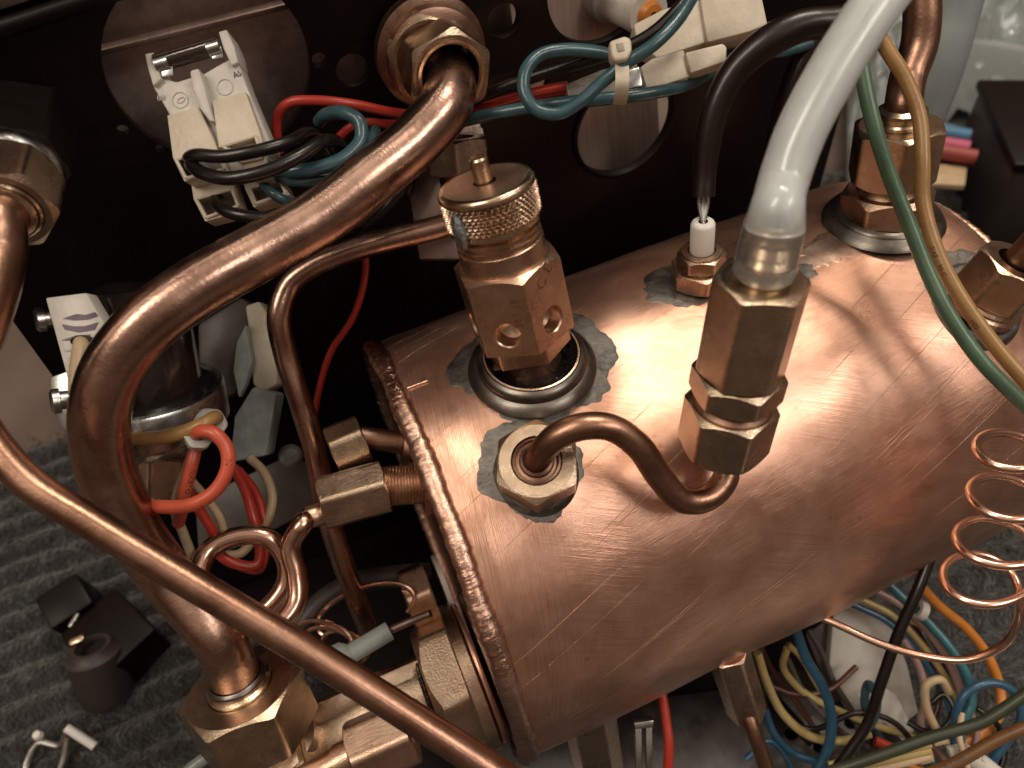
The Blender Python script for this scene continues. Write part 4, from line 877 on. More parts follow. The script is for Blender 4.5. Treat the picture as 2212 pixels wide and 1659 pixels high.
wire('red_wire', 'thin red wire hanging down in the dark gap left of the boiler', [(780, 480, 17.5), (790, 580, 18), (765, 680, 18.5), (715, 760, 19), (690, 840, 19.6), (675, 920, 20.2)], .085, RED)
# bundle passing right
wire('black_wire', 'black wire running through the cable tie and up to the top edge', [(880, 420, 17.4), (900, 340, 17.2), (940, 275, 16.9), (1000, 228, 16.5), (1080, 192, 16.0), (1170, 160, 15.6), (1270, 130, 15.2), (1340, 108, 15.0), (1400, 78, 14.9), (1455, 30, 14.9), (1500, -30, 15)], .125, BLACK)
wire('teal_wire', 'teal wire passing under the thick pipe and on below the cable tie', [(860, 420, 17.6), (890, 350, 17.4), (930, 300, 16.9), (975, 270, 16.4), (1040, 252, 16.0), (1130, 235, 15.7), (1220, 222, 15.5), (1320, 212, 15.4), (1400, 202, 15.5), (1480, 185, 15.9), (1550, 150, 16.6), (1630, 115, 17.4), (1690, 112, 17.8), (1750, 95, 18)], .13, TEAL, txt=[('H 05 V', .12, 4.9, 8)])
wire('teal_wire', 'teal wire bent back into a teardrop loop left of the cable tie', [(1345, 128, 15.2), (1290, 113, 15.0), (1215, 108, 14.8), (1165, 120, 14.7), (1135, 155, 14.6), (1133, 200, 14.6), (1160, 238, 14.6), (1205, 246, 14.6), (1250, 222, 14.6), (1300, 178, 14.6), (1350, 138, 14.5), (1410, 98, 14.4), (1460, 48, 14.5), (1510, -30, 14.8)], .125, TEAL)
for i_, (dx, lab) in enumerate(((0, 'outermost black wire hanging in the bundle under the thick pipe'), (22, 'middle black wire hanging in the bundle under the thick pipe'), (44, 'innermost black wire hanging in the bundle under the thick pipe'))):
    wire('black_wire', lab, [(960-dx*.3, 275, 17.2), (905-dx*.5, 350, 17.1-.1*i_), (850-dx*.6, 430, 17), (790-dx*.8, 490, 17.2), (750-dx, 500, 17.5)], .12, BLACK)
# cable tie
T = thing('cable_tie', 'cream nylon cable tie gripping the teal and black wires', 'cable tie', at(1335, 150, 14.5))
G().add(**slab(px([(1316, 88), (1350, 76), (1364, 82), (1366, 108), (1356, 128), (1328, 132), (1320, 118)], 14.25), .38, bev=.06, segs=3)).out('tie_head', CREAM, T)
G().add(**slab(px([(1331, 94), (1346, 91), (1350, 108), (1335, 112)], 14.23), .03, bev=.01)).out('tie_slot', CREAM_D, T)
tp_ = [at(1341, 120, 14.45), at(1344, 150, 14.40), at(1344, 185, 14.45), at(1340, 218, 14.8), at(1338, 226, 15.1)]
g_ = G(); L3 = spline(tp_, 6); wd = (at(1360, 150, 14.4)-at(1330, 150, 14.4)).normalized()*.13
vv = []; ff = []
for p_ in L3:
    aw = (p_-Vector((0, 0, CAMH))).normalized()*.07; vv += [p_-wd, p_+wd, p_+wd+aw, p_-wd+aw]
for i_ in range(len(L3)-1):
    for j_ in range(4): a_ = i_*4; ff.append((a_+j_, a_+(j_+1) % 4, a_+4+(j_+1) % 4, a_+4+j_))
ff += [(0, 1, 2, 3), tuple(len(vv)-4+j_ for j_ in range(4))]
g_.add(vv, ff, uv=[(0, 0)]*len(vv)).out('tie_strap', CREAM, T, recalc=True)
# clear sleeve and connectors
T = thing('clear_crimp_sleeve', 'clear sleeve over the two red wire ends left of the cable tie', 'sleeve', at(1280, 175, 15.6))
G().add(**slab(px([(1222, 182), (1300, 150), (1375, 132), (1385, 190), (1300, 205), (1228, 212)], 15.6), .35, bev=.1, segs=3)).out('sleeve_shell', CLEARB, T)
G().add(**slab(px([(1345, 150), (1385, 140), (1392, 188), (1350, 196)], 15.5), .3, bev=.06, segs=3)).out('metal_crimp', STEEL, T)
T = thing('cream_connector', 'large cream plastic connector block at the top edge right of centre', 'connector', at(1500, 60, 16.2))
G().add(**slab(px([(1368, 52), (1430, 20), (1510, -5), (1530, 90), (1420, 125), (1378, 95)], 16.2), .6, bev=.05)).out('front_half', CREAM, T)
G().add(**slab(px([(1512, -6), (1640, -40), (1660, 52), (1620, 68), (1528, 92)], 16.1), .75, bev=.06)).out('rear_half', CREAM, T)
T = thing('cream_connector', 'small cream connector lying just under the larger block', 'connector', at(1470, 130, 15.6))
G().add(**slab(px([(1383, 144), (1408, 126), (1478, 105), (1492, 165), (1398, 195)], 15.6), .45, bev=.05)).out('front_half', CREAM, T)
G().add(**slab(px([(1480, 112), (1562, 92), (1571, 100), (1570, 132), (1492, 158)], 15.5), .45, bev=.05)).out('rear_half', CREAM, T)
# white valve stub in the top hole
T = thing('white_valve_body', 'white round plastic valve body behind the hole at the top edge', 'valve', at(1340, 5, 18.2))
a_, b_ = at(1300, -15, 19.2), at(1400, 30, 17.9); turned(T, a_, b_-a_, [(.1, 0), (.62, 0), (.62, .35), (.55, .42), (.62, .5), (.62, .6), (.55, .68), (.52, .75), (.52, 2.0), (.1, 2.0)], WHITE, 'valve_shell')
turned(T, b_, b_-a_, [(.1, -.2), (.2, -.2), (.32, .05), (.25, .2), (.1, .22)], ORANGE, 'orange_plug')
T = thing('small_screw', 'small bright screw head on the black plate between the wires', 'screw', at(1150, 160, 17.6))
a_ = pl(1140, 180); turned(T, a_+Vector((0, -.15, 0)), (0, -1, .1), [(.05, -.2), (.26, -.2), (.30, 0), (.26, .1), (.1, .16), (.001, .16)], STEEL, 'screw_head')

# ------------------------------------------------------------------ safety thermostat cluster at left
T = thing('black_solenoid_coil', 'black cylinder with hexagon top held in a zinc clamp ring behind the thick pipe', 'solenoid', at(370, 900, 15.8))
a_ = at(315, 860, 16.6); b_ = toward((260, 622), a_, (-.2, .3, 1)); dS = (b_-a_); dSn = dS.normalized(); print('sol', dS.length)
turned(T, a_, dS, [(.1, -.6), (1.18, -.6), (1.2, -.5), (1.2, dS.length-1.0), (1.14, dS.length-.9), (.7, dS.length-.88)], BAKE, 'coil_body')
nut(T, b_-dSn*.95, dS, 1.0, .95, BAKE, hole=.36, roll=12, name='hexagon_top', rr=.04)
turned(T, b_-dSn*.4, dS, [(.001, 0), (.36, 0)], NATUR, 'inner_disc')
turned(T, a_, dS, [(1.2, -.62), (1.58, -.62), (1.64, -.55), (1.64, .15), (1.60, .22), (1.50, .24), (1.48, .16), (1.2, .1)], STEEL, 'clamp_ring', 72)
turned(T, a_-dSn*1.3, dS, [(.1, 0), (.9, 0), (1.3, .3), (1.5, .65), (.1, .7)], STEEL, 'lower_cup')
nut(T, at(340, 1075, 16.4), at(345, 950, 16.2)-at(340, 1075, 16.4), 1.1, .95, BRASS, roll=14, name='hexagon_foot', rr=.04)
G().add(**slab(px([(106, 815), (150, 800), (168, 880), (172, 950), (130, 925), (108, 870)], 15.3), .15, bev=.03)).out('ring_flap', STEEL, T)
for q_ in ((92, 690, 14.9), (125, 866, 14.7)):
    o_ = at(*q_); turned(T, o_, at(q_[0]-30, q_[1]+4, q_[2]-.12)-o_, [(.05, -.2), (.17, -.2), (.18, -.05), (.24, -.04), (.24, .08), (.18, .13), (.001, .14)], STEEL, 'screw')
T = thing('white_terminal_block', 'slim white terminal block with violet ink marks left of the thick pipe', 'terminal block', at(175, 760, 14.6))
G().add(**slab(px([(97, 643), (186, 632), (230, 706), (232, 742), (214, 780), (205, 900), (162, 905), (140, 800), (118, 720)], 14.7), .4, bev=.04)).out('block_body', WHITE, T)
G().add(**slab(px([(133, 740), (232, 722), (228, 745), (140, 760)], 14.68), .05, bev=.01)).out('ledge', WHITE, T)
for pg in ([(135, 688), (165, 678), (185, 680), (205, 674), (212, 682), (190, 690), (160, 692)], [(133, 700), (160, 705), (185, 704), (212, 696), (205, 712), (170, 718), (140, 712)], [(132, 735), (165, 724), (196, 722), (190, 730), (160, 736)]):
    G().add(**slab(px(pg, 14.685), .008, bev=0)).out('ink_mark', INKP, T, smooth=False)
wire('tan_wire', 'thick tan wire dropping out of the white terminal block', [(176, 735, 15.0), (176, 750, 14.6), (170, 790, 14.4), (168, 850, 14.3), (185, 900, 14.5), (215, 930, 15)], .155, TANL)
T = thing('nylon_ring_terminals', 'pair of translucent nylon grommets where tan and red wires end', 'grommet', at(440, 930, 15.2))
for cxq, cyq, tt2, r_ in ((452, 920, 15.4, .30), (428, 945, 15.0, .26)):
    o_ = at(cxq, cyq, tt2); nut(T, o_, (Vector((0, 0, CAMH))-o_)+Vector((2, 4, 0)), r_*2, .22, NATUR, hole=.12, name='grommet', rr=.05)
wire('tan_wire', 'tan wire running level from behind the thick pipe to the nylon grommet', [(250, 945, 15.5), (300, 948, 15.1), (350, 945, 14.9), (400, 932, 14.8), (440, 915, 14.8), (462, 903, 15.0), (468, 905, 15.4)], .14, TAN)
wire('orange_red_wire', 'orange red printed wire curled into a big loop at left', [(440, 950, 15.4), (425, 945, 15.0), (430, 933, 14.7), (460, 935, 14.6), (488, 965, 14.6), (492, 1010, 14.6), (465, 1060, 14.6), (415, 1090, 14.6), (350, 1095, 14.8), (290, 1085, 15.2)], .135, ORED, txt=[('HARTON', .17, .55, 20), ('N', .17, 1.7, 20)], seg=24, per=14)
wire('orange_red_wire', 'straight orange red wire descending inside the loop', [(425, 955, 15.3), (415, 1000, 15.2), (400, 1060, 15.3), (393, 1100, 15.6), (385, 1130, 16)], .13, ORED, txt=[('NARTO', .15, .5, 0)])
wire('beige_wire', 'pale beige wire fanning down left of the straight red wire', [(420, 965, 15.5), (405, 1010, 15.5), (385, 1060, 15.6), (378, 1100, 15.8), (395, 1150, 16.2), (415, 1200, 16.6)], .10, TANL)
wire('orange_red_wire', 'red wire dropping to the copper ring from the loop', [(400, 1050, 16.4), (430, 1100, 16.6), (460, 1150, 16.8), (470, 1200, 17)], .11, RED)
wire('beige_wire', 'pale beige wire beside the red wire entering the copper ring', [(415, 1040, 16.6), (445, 1075, 16.8), (475, 1120, 17.0), (490, 1180, 17.2)], .09, TANL)
wire('red_wire', 'left one of two red wires under the pale blurred connector', [(505, 1010, 18.2), (530, 1060, 18.0), (545, 1110, 17.8), (560, 1170, 17.8), (555, 1220, 17.6), (500, 1215, 17.4), (465, 1190, 17.4)], .12, RED)
wire('red_wire', 'right one of two red wires under the pale blurred connector', [(515, 1015, 18.4), (550, 1060, 18.2), (568, 1110, 18.0), (575, 1170, 18.0), (560, 1230, 17.8), (520, 1225, 17.6)], .10, RED)
wire('beige_wire', 'beige wire arching from the pale blurred connector behind the ring', [(540, 990, 18.6), (570, 1020, 18.4), (588, 1070, 18.2), (580, 1120, 18.0), (560, 1150, 18.0), (520, 1195, 17.7), (480, 1200, 17.6)], .11, TANL)
T = thing('rear_grey_connector', 'blurred grey green connector hanging behind the thick pipe loop', 'connector', at(550, 900, 18.8))
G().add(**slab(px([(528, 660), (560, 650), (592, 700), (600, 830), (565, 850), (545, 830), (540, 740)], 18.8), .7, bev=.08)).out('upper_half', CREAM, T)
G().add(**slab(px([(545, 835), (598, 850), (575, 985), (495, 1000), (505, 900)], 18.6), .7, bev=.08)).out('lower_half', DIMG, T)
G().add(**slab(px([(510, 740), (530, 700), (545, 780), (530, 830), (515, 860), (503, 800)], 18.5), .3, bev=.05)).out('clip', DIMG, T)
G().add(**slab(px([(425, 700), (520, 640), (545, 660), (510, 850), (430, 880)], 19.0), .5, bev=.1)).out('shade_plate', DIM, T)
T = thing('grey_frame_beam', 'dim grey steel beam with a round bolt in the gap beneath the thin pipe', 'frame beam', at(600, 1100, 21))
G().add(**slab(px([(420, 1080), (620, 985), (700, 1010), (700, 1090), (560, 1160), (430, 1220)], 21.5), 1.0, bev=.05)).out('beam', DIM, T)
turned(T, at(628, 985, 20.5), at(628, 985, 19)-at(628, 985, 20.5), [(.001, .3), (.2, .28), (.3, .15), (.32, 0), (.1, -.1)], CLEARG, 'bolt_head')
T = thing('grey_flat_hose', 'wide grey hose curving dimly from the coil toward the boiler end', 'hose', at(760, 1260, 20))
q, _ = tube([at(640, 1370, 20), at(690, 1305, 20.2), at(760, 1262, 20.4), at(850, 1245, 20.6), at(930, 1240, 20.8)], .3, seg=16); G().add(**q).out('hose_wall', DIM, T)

# ------------------------------------------------------------------ green and tan wires at right
wire('green_wire', 'long green wire hanging in front of the rear fitting and sweeping right', [(1850, 60, 14.5), (1862, 150, 14.6), (1885, 260, 14.7), (1922, 380, 14.9), (1962, 480, 15.0), (2005, 590, 15.0), (2050, 680, 14.9), (2120, 780, 14.8), (2230, 890, 14.8)], .145, GREEN, seg=24, per=12)
wire('tan_wire', 'long tan printed wire running beside the green wire to the right edge', [(1890, 60, 15.3), (1915, 105, 15.3), (1955, 170, 15.3), (1985, 250, 15.3), (1993, 350, 15.3), (1993, 430, 15.4), (2012, 510, 15.4), (2045, 590, 15.3), (2100, 680, 15.2), (2160, 760, 15.1), (2240, 850, 15.0)], .145, TAN, seg=24, per=12, txt=[('SIAF 1 90 C', .13, 4.6, 38), ('H05', .13, 6.2, 38)])
# ------------------------------------------------------------------ wires below the boiler, right
wire('black_cable', 'black cable hanging down from the boiler underside across the wires at right', [(2030, 1150, 18.6), (2000, 1230, 18.6), (1982, 1275, 18.6), (1940, 1370, 18.8), (1905, 1470, 19), (1870, 1570, 19.3), (1800, 1670, 19.5)], .135, BLACK)
wire('orange_wire', 'bright orange wire curving over the mat at lower right', [(1985, 1262, 21), (2030, 1310, 21.2), (2090, 1360, 21.4), (2135, 1420, 21.4), (2160, 1490, 21.4), (2160, 1540, 21.2), (2120, 1585, 21), (2060, 1615, 21)], .16, ORANGE)
wire('cyan_wire', 'bright cyan wire with a small white clip at lower right', [(1920, 1262, 21.3), (1960, 1300, 21.2), (2010, 1350, 21), (2060, 1410, 20.8), (2092, 1470, 20.7), (2098, 1520, 20.6), (2080, 1560, 20.6), (2070, 1640, 20.6)], .15, TEALB)
T = thing('white_wire_clip', 'tiny white clip on the cyan wire near the boiler', 'clip', at(1988, 1318, 21)); turned(T, at(1980, 1314, 21), at(1997, 1322, 21)-at(1980, 1314, 21), [(.16, 0), (.26, .02), (.26, .22), (.16, .24)], WHITE, 'clip_ring', 20)
wire('mauve_wire', 'mauve wire between the yellow and cyan wires', [(1880, 1270, 21.4), (1950, 1310, 21.3), (2010, 1370, 21.2), (2055, 1440, 21.1), (2080, 1510, 21)], .13, PINKW)
wire('yellow_wire', 'yellow wire next to the mauve wire', [(1850, 1290, 21.6), (1930, 1330, 21.5), (1990, 1390, 21.4), (2040, 1460, 21.3), (2070, 1530, 21.2)], .11, YELG)
wire('blue_wire', 'dark blue wire left of the yellow wire', [(1830, 1300, 21.7), (1920, 1345, 21.6), (1980, 1410, 21.5), (2030, 1480, 21.4), (2060, 1560, 21.2), (2060, 1640, 21)], .11, BLUE)
wire('blue_wire', 'blue wire forming a round loop at the lower right corner', [(2065, 1640, 20.4), (2062, 1560, 20.3), (2085, 1500, 20.2), (2140, 1475, 20.2), (2190, 1495, 20.2), (2205, 1550, 20.2), (2170, 1610, 20.4), (2120, 1670, 20.6)], .13, BLUE)
wire('beige_wire', 'short beige wire bent like a hook at lower right', [(2050, 1495, 20.6), (2030, 1468, 20.4), (2002, 1480, 20.4), (2000, 1520, 20.5), (2020, 1570, 20.6), (2050, 1610, 20.8)], .13, TANL)
wire('brown_wire', 'brown wire dropping behind the white label board', [(1950, 1380, 21.4), (1985, 1440, 21.3), (2000, 1510, 21.2), (1990, 1570, 21.2), (2040, 1640, 21)], .12, PINKW)
wire('olive_wire', 'dull olive wire running along the bottom edge at lower right', [(1790, 1668, 18.8), (1900, 1632, 18.6), (2020, 1590, 18.5), (2120, 1560, 18.4), (2230, 1490, 18.2)], .14, OLIVE)
wire('tan_wire', 'brown wire running below the olive wire in the bottom corner', [(1960, 1690, 18.6), (2060, 1650, 18.5), (2150, 1600, 18.4), (2240, 1560, 18.2)], .145, TAND, txt=[('SIAF 90 C H05', .14, .6, 10)])
wire('yellow_wire', 'yellow green wire sagging in a wide curve left of the white board', [(1636, 1410, 20.4), (1655, 1470, 20.6), (1690, 1540, 20.8), (1750, 1590, 20.9), (1820, 1600, 21), (1880, 1585, 21)], .14, YELG)
wire('yellow_wire', 'yellow green wire loop with a sharp peak under the boiler', [(1700, 1400, 21.2), (1692, 1440, 21.3), (1730, 1490, 21.4), (1800, 1530, 21.5), (1900, 1570, 21.5), (1990, 1600, 21.4), (2040, 1640, 21.3)], .12, YELG)
wire('yellow_wire', 'yellow green wire running down beside the dark blue cable', [(1702, 1392, 21.3), (1730, 1420, 21.4), (1760, 1470, 21.5), (1790, 1520, 21.6)], .10, YELG)
wire('blue_wire', 'dark blue cable swinging down across the yellow wires', [(1715, 1350, 20.2), (1740, 1420, 20.3), (1775, 1480, 20.4), (1795, 1540, 20.5), (1790, 1610, 20.6), (1750, 1690, 20.7)], .16, BLUE)
wire('blue_wire', 'blue wire curling behind the copper tube at the bottom', [(1650, 1530, 20.8), (1675, 1590, 20.8), (1720, 1630, 20.8), (1790, 1650, 20.8)], .13, BLUE)
wire('blue_wire', 'dark blue wire bent behind the thick black cable', [(1905, 1600, 21.9), (1868, 1520, 21.4), (1876, 1478, 21.2), (1892, 1500, 20.9), (1888, 1550, 20.7), (1840, 1610, 20.7), (1790, 1690, 20.8)], .14, TEAL)
wire('red_wire', 'short red wire standing upright at the bottom edge', [(1425, 1470, 18.9), (1440, 1560, 18.7), (1445, 1610, 18.6), (1440, 1690, 18.7)], .12, RED)
wire('red_wire', 'thick red wire end under the white board', [(1890, 1600, 21), (1930, 1618, 20.9), (1970, 1630, 20.9)], .16, RED)
wire('teal_wire', 'teal wire at the lower left rising under the big brass nut', [(425, 1540, 17.5), (440, 1590, 17.6), (470, 1630, 17.7), (520, 1690, 17.8)], .13, BLUE)
wire('pale_tube', 'pale blue flat tube under the big brass nut at the bottom edge', [(380, 1690, 20), (440, 1640, 20.2), (520, 1600, 20.5), (600, 1570, 21)], .2, CLEARG, cat='tube')
for i_, (y, m_) in enumerate(((1640, YELG), (1655, TANL), (1628, YELG))):
    wire('beige_wire', ('middle', 'lowest', 'uppermost')[i_]+' of the beige wires bundled at the bottom edge', [(1790, y+25, 20), (1900, y+5, 19.9), (2010, y-20, 19.8)], .10, m_)
T = thing('white_label_board', 'white plastic board with torn tape under the boiler at right', 'board', at(1880, 1450, 22.3))
G().add(**slab(px([(1800, 1330), (1870, 1290), (1925, 1340), (1962, 1440), (1985, 1540), (1960, 1560), (1900, 1570), (1840, 1545), (1790, 1450)], 22.3), .5, bev=.06)).out('board_body', WHITE, T)
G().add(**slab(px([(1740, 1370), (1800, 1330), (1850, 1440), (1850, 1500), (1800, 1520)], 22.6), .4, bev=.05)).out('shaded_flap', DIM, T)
G().add(**slab(px([(1855, 1500), (1900, 1480), (1935, 1500), (1975, 1580), (1950, 1600), (1910, 1560), (1880, 1580)], 22.0), .08, bev=.01)).out('torn_tape', CERAM, T)
T = thing('white_printed_sleeve', 'white cable sleeve with black lettering in the bottom right corner', 'cable sleeve', at(2110, 1640, 20))
q, fr = tube([at(2080, 1625, 19.9), at(2120, 1650, 19.9), at(2170, 1690, 19.9)], .24, seg=24); o_ = G().add(**q).out('sleeve', WHITE, T); g_ = print_on(fr, 'INI', .2, .2, cam_angle(fr, .4)-15); G().add(g_['v'], g_['f']).out('printed_mark', INK, o_, smooth=False)
T = thing('cream_splice_connector', 'small cream splice connectors at the bottom edge right', 'connector', at(2040, 1610, 20.2))
for x, y in ((2030, 1600), (2065, 1625), (2000, 1640)): G().add(**slab(px([(x-14, y-6), (x+16, y-14), (x+20, y+6), (x-10, y+14)], 20.1), .2, bev=.03)).out('connector_shell', TANL if x != 2065 else WHITE, T)
T = thing('metal_shell_connector', 'small grey metal connector frame standing beside the red wire at bottom', 'connector', at(1390, 1590, 18.5))
for x in (1372, 1395): G().add(**slab(px([(x, 1570), (x+14, 1566), (x+16, 1680), (x+2, 1680)], 18.5), .2, bev=.02)).out('frame_bar', STEEL, T)
G().add(**slab(px([(1370, 1562), (1412, 1556), (1412, 1572), (1372, 1576)], 18.4), .25, bev=.02)).out('frame_bar', STEEL, T)
# ------------------------------------------------------------------ things lying on the mat
def onm(x, y, z=.5): return onz(x, y, z)
T = thing('black_push_switch', 'black plastic switch with a round socket lying blurred on the mat', 'switch', onm(200, 1420))
ca = onm(235, 1500, .6); cb = ca+(onm(195, 1395, 2.4)-ca)
turned(T, ca, cb-ca, [(.1, 0), (.85, 0), (.88, .1), (.88, (cb-ca).length-.3), (.7, (cb-ca).length-.2), (.62, (cb-ca).length), (.5, (cb-ca).length), (.48, (cb-ca).length-.4), (.1, (cb-ca).length-.4)], GREYD, 'round_body', 32)
G().add(**box(2.2, 2.6, 1.7, .15), M=Matrix.Translation(onm(255, 1385, 1.2)) @ Matrix.Rotation(.5, 4, 'Z')).out('switch_block', BLACKP, T)
G().add(**box(1.5, 1.4, 2.2, .12), M=Matrix.Translation(onm(165, 1315, 1.3)) @ Matrix.Rotation(.3, 4, 'Z') @ Matrix.Rotation(.2, 4, 'X')).out('lever_block', BLACKP, T)
G().add(**box(.5, .25, .3, .08), M=Matrix.Translation(onm(168, 1385, 2.4))).out('brass_contact', BRASS_T, T)
G().add(**box(.5, .14, .14, .04), M=Matrix.Translation(onm(160, 1340, 2.6)) @ Matrix.Rotation(.9, 4, 'Z')).out('steel_tip', STEEL, T)
T = thing('wire_clip', 'small bright bent metal clip lying on the mat in the lower left corner', 'clip', onm(110, 1620, .7))
q, _ = tube([onm(50, 1700, .6), onm(62, 1640, .9), onm(85, 1605, 1.1), onm(130, 1610, 1.1), onm(148, 1580, 1.4)], .14, seg=12); G().add(**q).out('bent_wire', STEEL, T)
q, _ = tube([onm(143, 1572, 1.5), onm(205, 1612, 1.0)], .14, raw=True, seg=12); G().add(**q).out('white_leg', CERAM, T)
q, _ = tube([onm(120, 1690, .6), onm(138, 1640, .9), onm(146, 1590, 1.3)], .13, seg=12); G().add(**q).out('rear_leg', STEEL, T)
turned(T, onm(84, 1590, 1.1), (0, 0, 1), [(.001, .2), (.12, .18), (.16, 0), (.1, -.1)], CERAM, 'clip_end', 12)

# ------------------------------------------------------------------ blurred bench behind right
T = thing('clear_plastic_bag', 'crumpled clear plastic bag lying blurred on the bench at upper right', 'bag', onz(2060, 150, 1))
def sheet(name, pts2, z, amp, seed, mat, n=40):
    c0, c1_, c2_, c3_ = [onz(x, y, z) for x, y in pts2]; vv = []; ff = []
    for j in range(n+1):
        for i in range(n+1):
            a = c0.lerp(c1_, i/n); b = c3_.lerp(c2_, i/n); p = a.lerp(b, j/n); nz = noise.noise(Vector((i*.16, j*.16, seed)))+.5*abs(noise.noise(Vector((i*.4, j*.4, seed+3)))); vv.append((p.x, p.y, z+amp*(nz+.6)*math.sin(PI*min(1, max(0, i/n)))**.4)); 
    m_ = len(vv); vv += [(x, y, z_-.06) for x, y, z_ in vv]
    for j in range(n):
        for i in range(n): a = j*(n+1)+i; ff += [(a, a+1, a+n+2, a+n+1), (m_+a, m_+a+n+1, m_+a+n+2, m_+a+1)]
    return G().add(vv, ff, uv=[(q_[0], q_[1]) for q_ in vv]).out(name, mat, T, sharp=60)
sheet('bag_film', [(1832, 330), (2212, 330), (2330, 60), (1832, -60)], 1.2, 2.4, 3, BAG)
sheet('bag_film', [(1830, 440), (2000, 420), (2060, 200), (1832, 100)], 1.6, 2.0, 8, BAG)
T = thing('white_coaster', 'pale round lid lying blurred on the bench at upper right', 'lid', onz(2140, 195, 1))
cc = onz(2135, 190, 3.0); turned(T, cc, (0, 0, 1), [(.001, 0), (4.6, 0), (5.0, .3), (5.2, .25), (5.3, -.3), (4.5, -.5), (.1, -.5)], LIDM, 'lid_disc', 64)
T = thing('black_plastic_box', 'dark grey plastic box blurred at the right edge behind the boiler', 'box', onz(2190, 400, 0))
cc = onz(2210, 400, 2.4); Mx = Matrix.Translation(cc+Vector((3.0, -.5, 0))) @ Matrix.Rotation(-.55, 4, 'Z'); G().add(**box(9.5, 7, 5, .4), M=Mx).out('box_body', GREYD, T); G().add(**box(9.8, 7.3, .5, .2, (0, 0, 2.6)), M=Mx).out('box_lid', BLACKP, T)
for nm, lab, mt, y0, x0 in (('blue_pen', 'blue plastic strip blurred beside the rear fitting', BLUEP, 290, 2042), ('pink_pen', 'pink plastic strip blurred below the blue one', PINKP, 315, 2040), ('red_pen', 'red plastic strip blurred below the pink one', REDP, 335, 2056)):
    a_ = onz(x0-30, y0-8, 4.0); b_ = onz(x0+52, y0+5, 4.0); q, _ = tube([a_, b_], .36, raw=True, seg=16); o_ = G().add(**q).out(nm, mt, None, label=lab, cat='strip', group='coloured strips on the bench')
T = thing('metal_trinkets', 'cluster of small shiny beads blurred on the bench at right', 'beads', onz(2160, 250, .5))
for i_ in range(46):
    x, y = random.uniform(2030, 2260), random.uniform(205, 300); o_ = onz(x, y, .6+random.random()); r_ = random.uniform(.18, .38)
    v3 = [(p_[0]*r_, p_[1]*r_, p_[2]*r_) for p_ in [(1, 0, 0), (-1, 0, 0), (0, 1, 0), (0, -1, 0), (0, 0, 1), (0, 0, -1)]]
    G().add(**rods([(.001, r_), (r_*.7, r_*.7), (r_, 0), (r_*.7, -r_*.7), (.001, -r_)], 10), M=Matrix.Translation(o_)).out('bead', STEEL if i_ % 3 else GREYD, T)
T = thing('beige_card', 'beige card piece blurred behind the boiler end', 'card', onz(2060, 380, 1)); G().add(**slab([onz(x, y, 3.6) for x, y in [(2010, 350), (2090, 360), (2085, 400), (2000, 395)]], .3, away=(0, 0, -1), bev=.05)).out('card_sheet', TANL, T)
# stamped marks on the safety valve, facing flats chosen by their aim at the camera
best = []
for i_ in range(6):
    n_ = (VM[0].to_3x3() @ (Matrix.Rotation(i_*PI/3, 3, 'Z') @ Vector((1, 0, 0)))); best.append((n_.dot((Vector((0, 0, CAMH))-P0).normalized()), i_, n_.dot(Vector((A[0], B[0], -D[0])))))
best.sort(reverse=True); two = sorted(best[:2], key=lambda q: q[2]); print('faces', best)
stamp('28 1 18', .2, two[0][1], .34*k, zb0+.62, 90); stamp('C E', .34*k, two[1][1], -.10*k, zb0+1.12, 40)

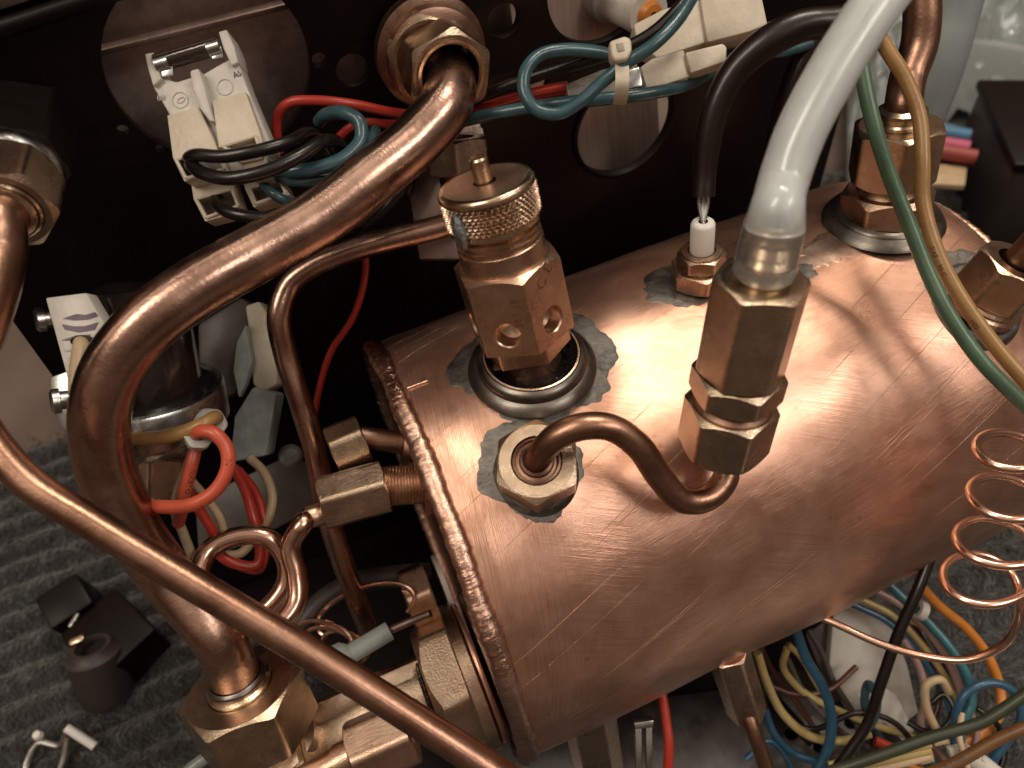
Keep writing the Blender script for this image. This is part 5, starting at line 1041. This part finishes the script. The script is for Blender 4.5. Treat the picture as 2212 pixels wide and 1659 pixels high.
# more of the wiring tangle under the boiler, each strand a wire of its own
tang = [('brown_wire', BROWNW, 'slim dark strand', [(1660, 1480, 21.5), (1720, 1500, 21.5), (1790, 1490, 21.6), (1850, 1440, 21.8)]),
 ('grey_wire', DIM, 'slim grey strand', [(1700, 1420, 21.4), (1740, 1500, 21.4), (1830, 1590, 21.3), (1960, 1650, 21.2)]),
 ('yellow_wire', YELG, 'slim yellow strand', [(1940, 1330, 21.9), (2000, 1360, 21.8), (2045, 1430, 21.7), (2070, 1500, 21.6), (2075, 1600, 21.4)]),
 ('black_wire', BLACK, 'slim black strand', [(1930, 1300, 21.8), (1990, 1350, 21.7), (2030, 1410, 21.6), (2050, 1490, 21.5), (2055, 1620, 21.3)]),
 ('mauve_wire', PINKW, 'slim mauve strand', [(2090, 1520, 20.9), (2110, 1580, 20.8), (2100, 1650, 20.7), (2120, 1700, 20.7)]),
 ('black_wire', BLACK, 'curled black strand', [(2110, 1530, 20.9), (2150, 1560, 20.8), (2170, 1620, 20.7), (2150, 1690, 20.6)]),
 ('brown_wire', BROWNW, 'dark brown wire', [(1640, 1390, 21.8), (1670, 1450, 21.8), (1730, 1530, 21.8), (1800, 1640, 21.6)]),
 ('grey_wire', DIM, 'grey wire', [(1745, 1360, 21.9), (1775, 1410, 21.9), (1800, 1470, 21.9), (1850, 1560, 21.8), (1850, 1680, 21.8)]),
 ('brown_wire', BROWNW, 'reddish brown wire', [(1900, 1270, 22), (1960, 1330, 22), (2010, 1420, 22), (2030, 1500, 21.8), (2000, 1600, 21.6)]),
 ('black_wire', BLACK, 'thin black wire', [(1700, 1560, 21), (1760, 1575, 21), (1850, 1540, 21), (1930, 1560, 21), (2000, 1640, 21)]),
 ('teal_wire', TEALB, 'thin teal wire', [(1900, 1690, 20.6), (1910, 1640, 20.6), (1960, 1625, 20.6), (2010, 1640, 20.6), (2040, 1690, 20.6)]),
 ('white_wire', TANL, 'thin off-white wire', [(2100, 1690, 19.6), (2085, 1640, 19.8), (2072, 1590, 20), (2078, 1540, 20.2)]),
 ('orange_wire', ORANGE, 'second orange wire', [(1890, 1640, 20.8), (1950, 1650, 20.8), (2000, 1665, 20.8), (2040, 1690, 20.8)]),
 ('brown_wire', BROWNW, 'dark wire', [(1960, 1300, 21.9), (2010, 1340, 21.9), (2060, 1400, 21.8), (2090, 1480, 21.7), (2085, 1600, 21.5)]),
 ('black_wire', BLACK, 'curled black wire', [(1960, 1560, 21), (2000, 1580, 20.8), (2040, 1570, 20.8), (2060, 1530, 20.8), (2040, 1500, 21), (2010, 1520, 21.1)]),
 ('blue_wire', BLUE, 'slim blue wire', [(1610, 1640, 20.6), (1660, 1600, 20.8), (1700, 1640, 20.8), (1720, 1700, 20.8)])]
hints = ['crossing behind the sharp yellow loop', 'under the white board beside the blue cable', 'tucked between mauve and cyan wires', 'beside the yellow strand under the capillary', 'below the blue loop at the corner', 'inside the blue loop in the corner', 'running down beside the thin copper tube', 'hanging left of the white board', 'passing behind the mauve and yellow wires', 'lying across the foot of the white board', 'arched at the bottom edge below the white board', 'standing among the blue wires by the corner', 'at the bottom edge beside the cream splices', 'behind the cyan wire near the mat', 'in a small loop near the beige hook', 'at the bottom edge right of the copper tube']
for (nm, mt, lab, pp), hn in zip(tang, hints): wire(nm, lab+' '+hn, pp, .095, mt, seg=12)

# unseen paper strip, added to put the long pale reflection low on the boiler
T = thing('added_paper_strip', 'unseen pale paper strip added to reflect as the bright bar low on the boiler', 'paper', W(12, -6, .6))
G().add(**box(9.5, 2.6, .05, .01), M=Matrix.Translation(W(11.5, -6.0, .75)) @ Matrix.Rotation(.05, 4, 'Z')).out('paper_sheet', CERAM, T)

G().add(**slab([at(x, y, 14.66) for x, y in circ(178, 737, 27, 13, 20)], .06, bev=.01)).out('wire_entry', BLACKP, bpy.data.objects['white_terminal_block'])
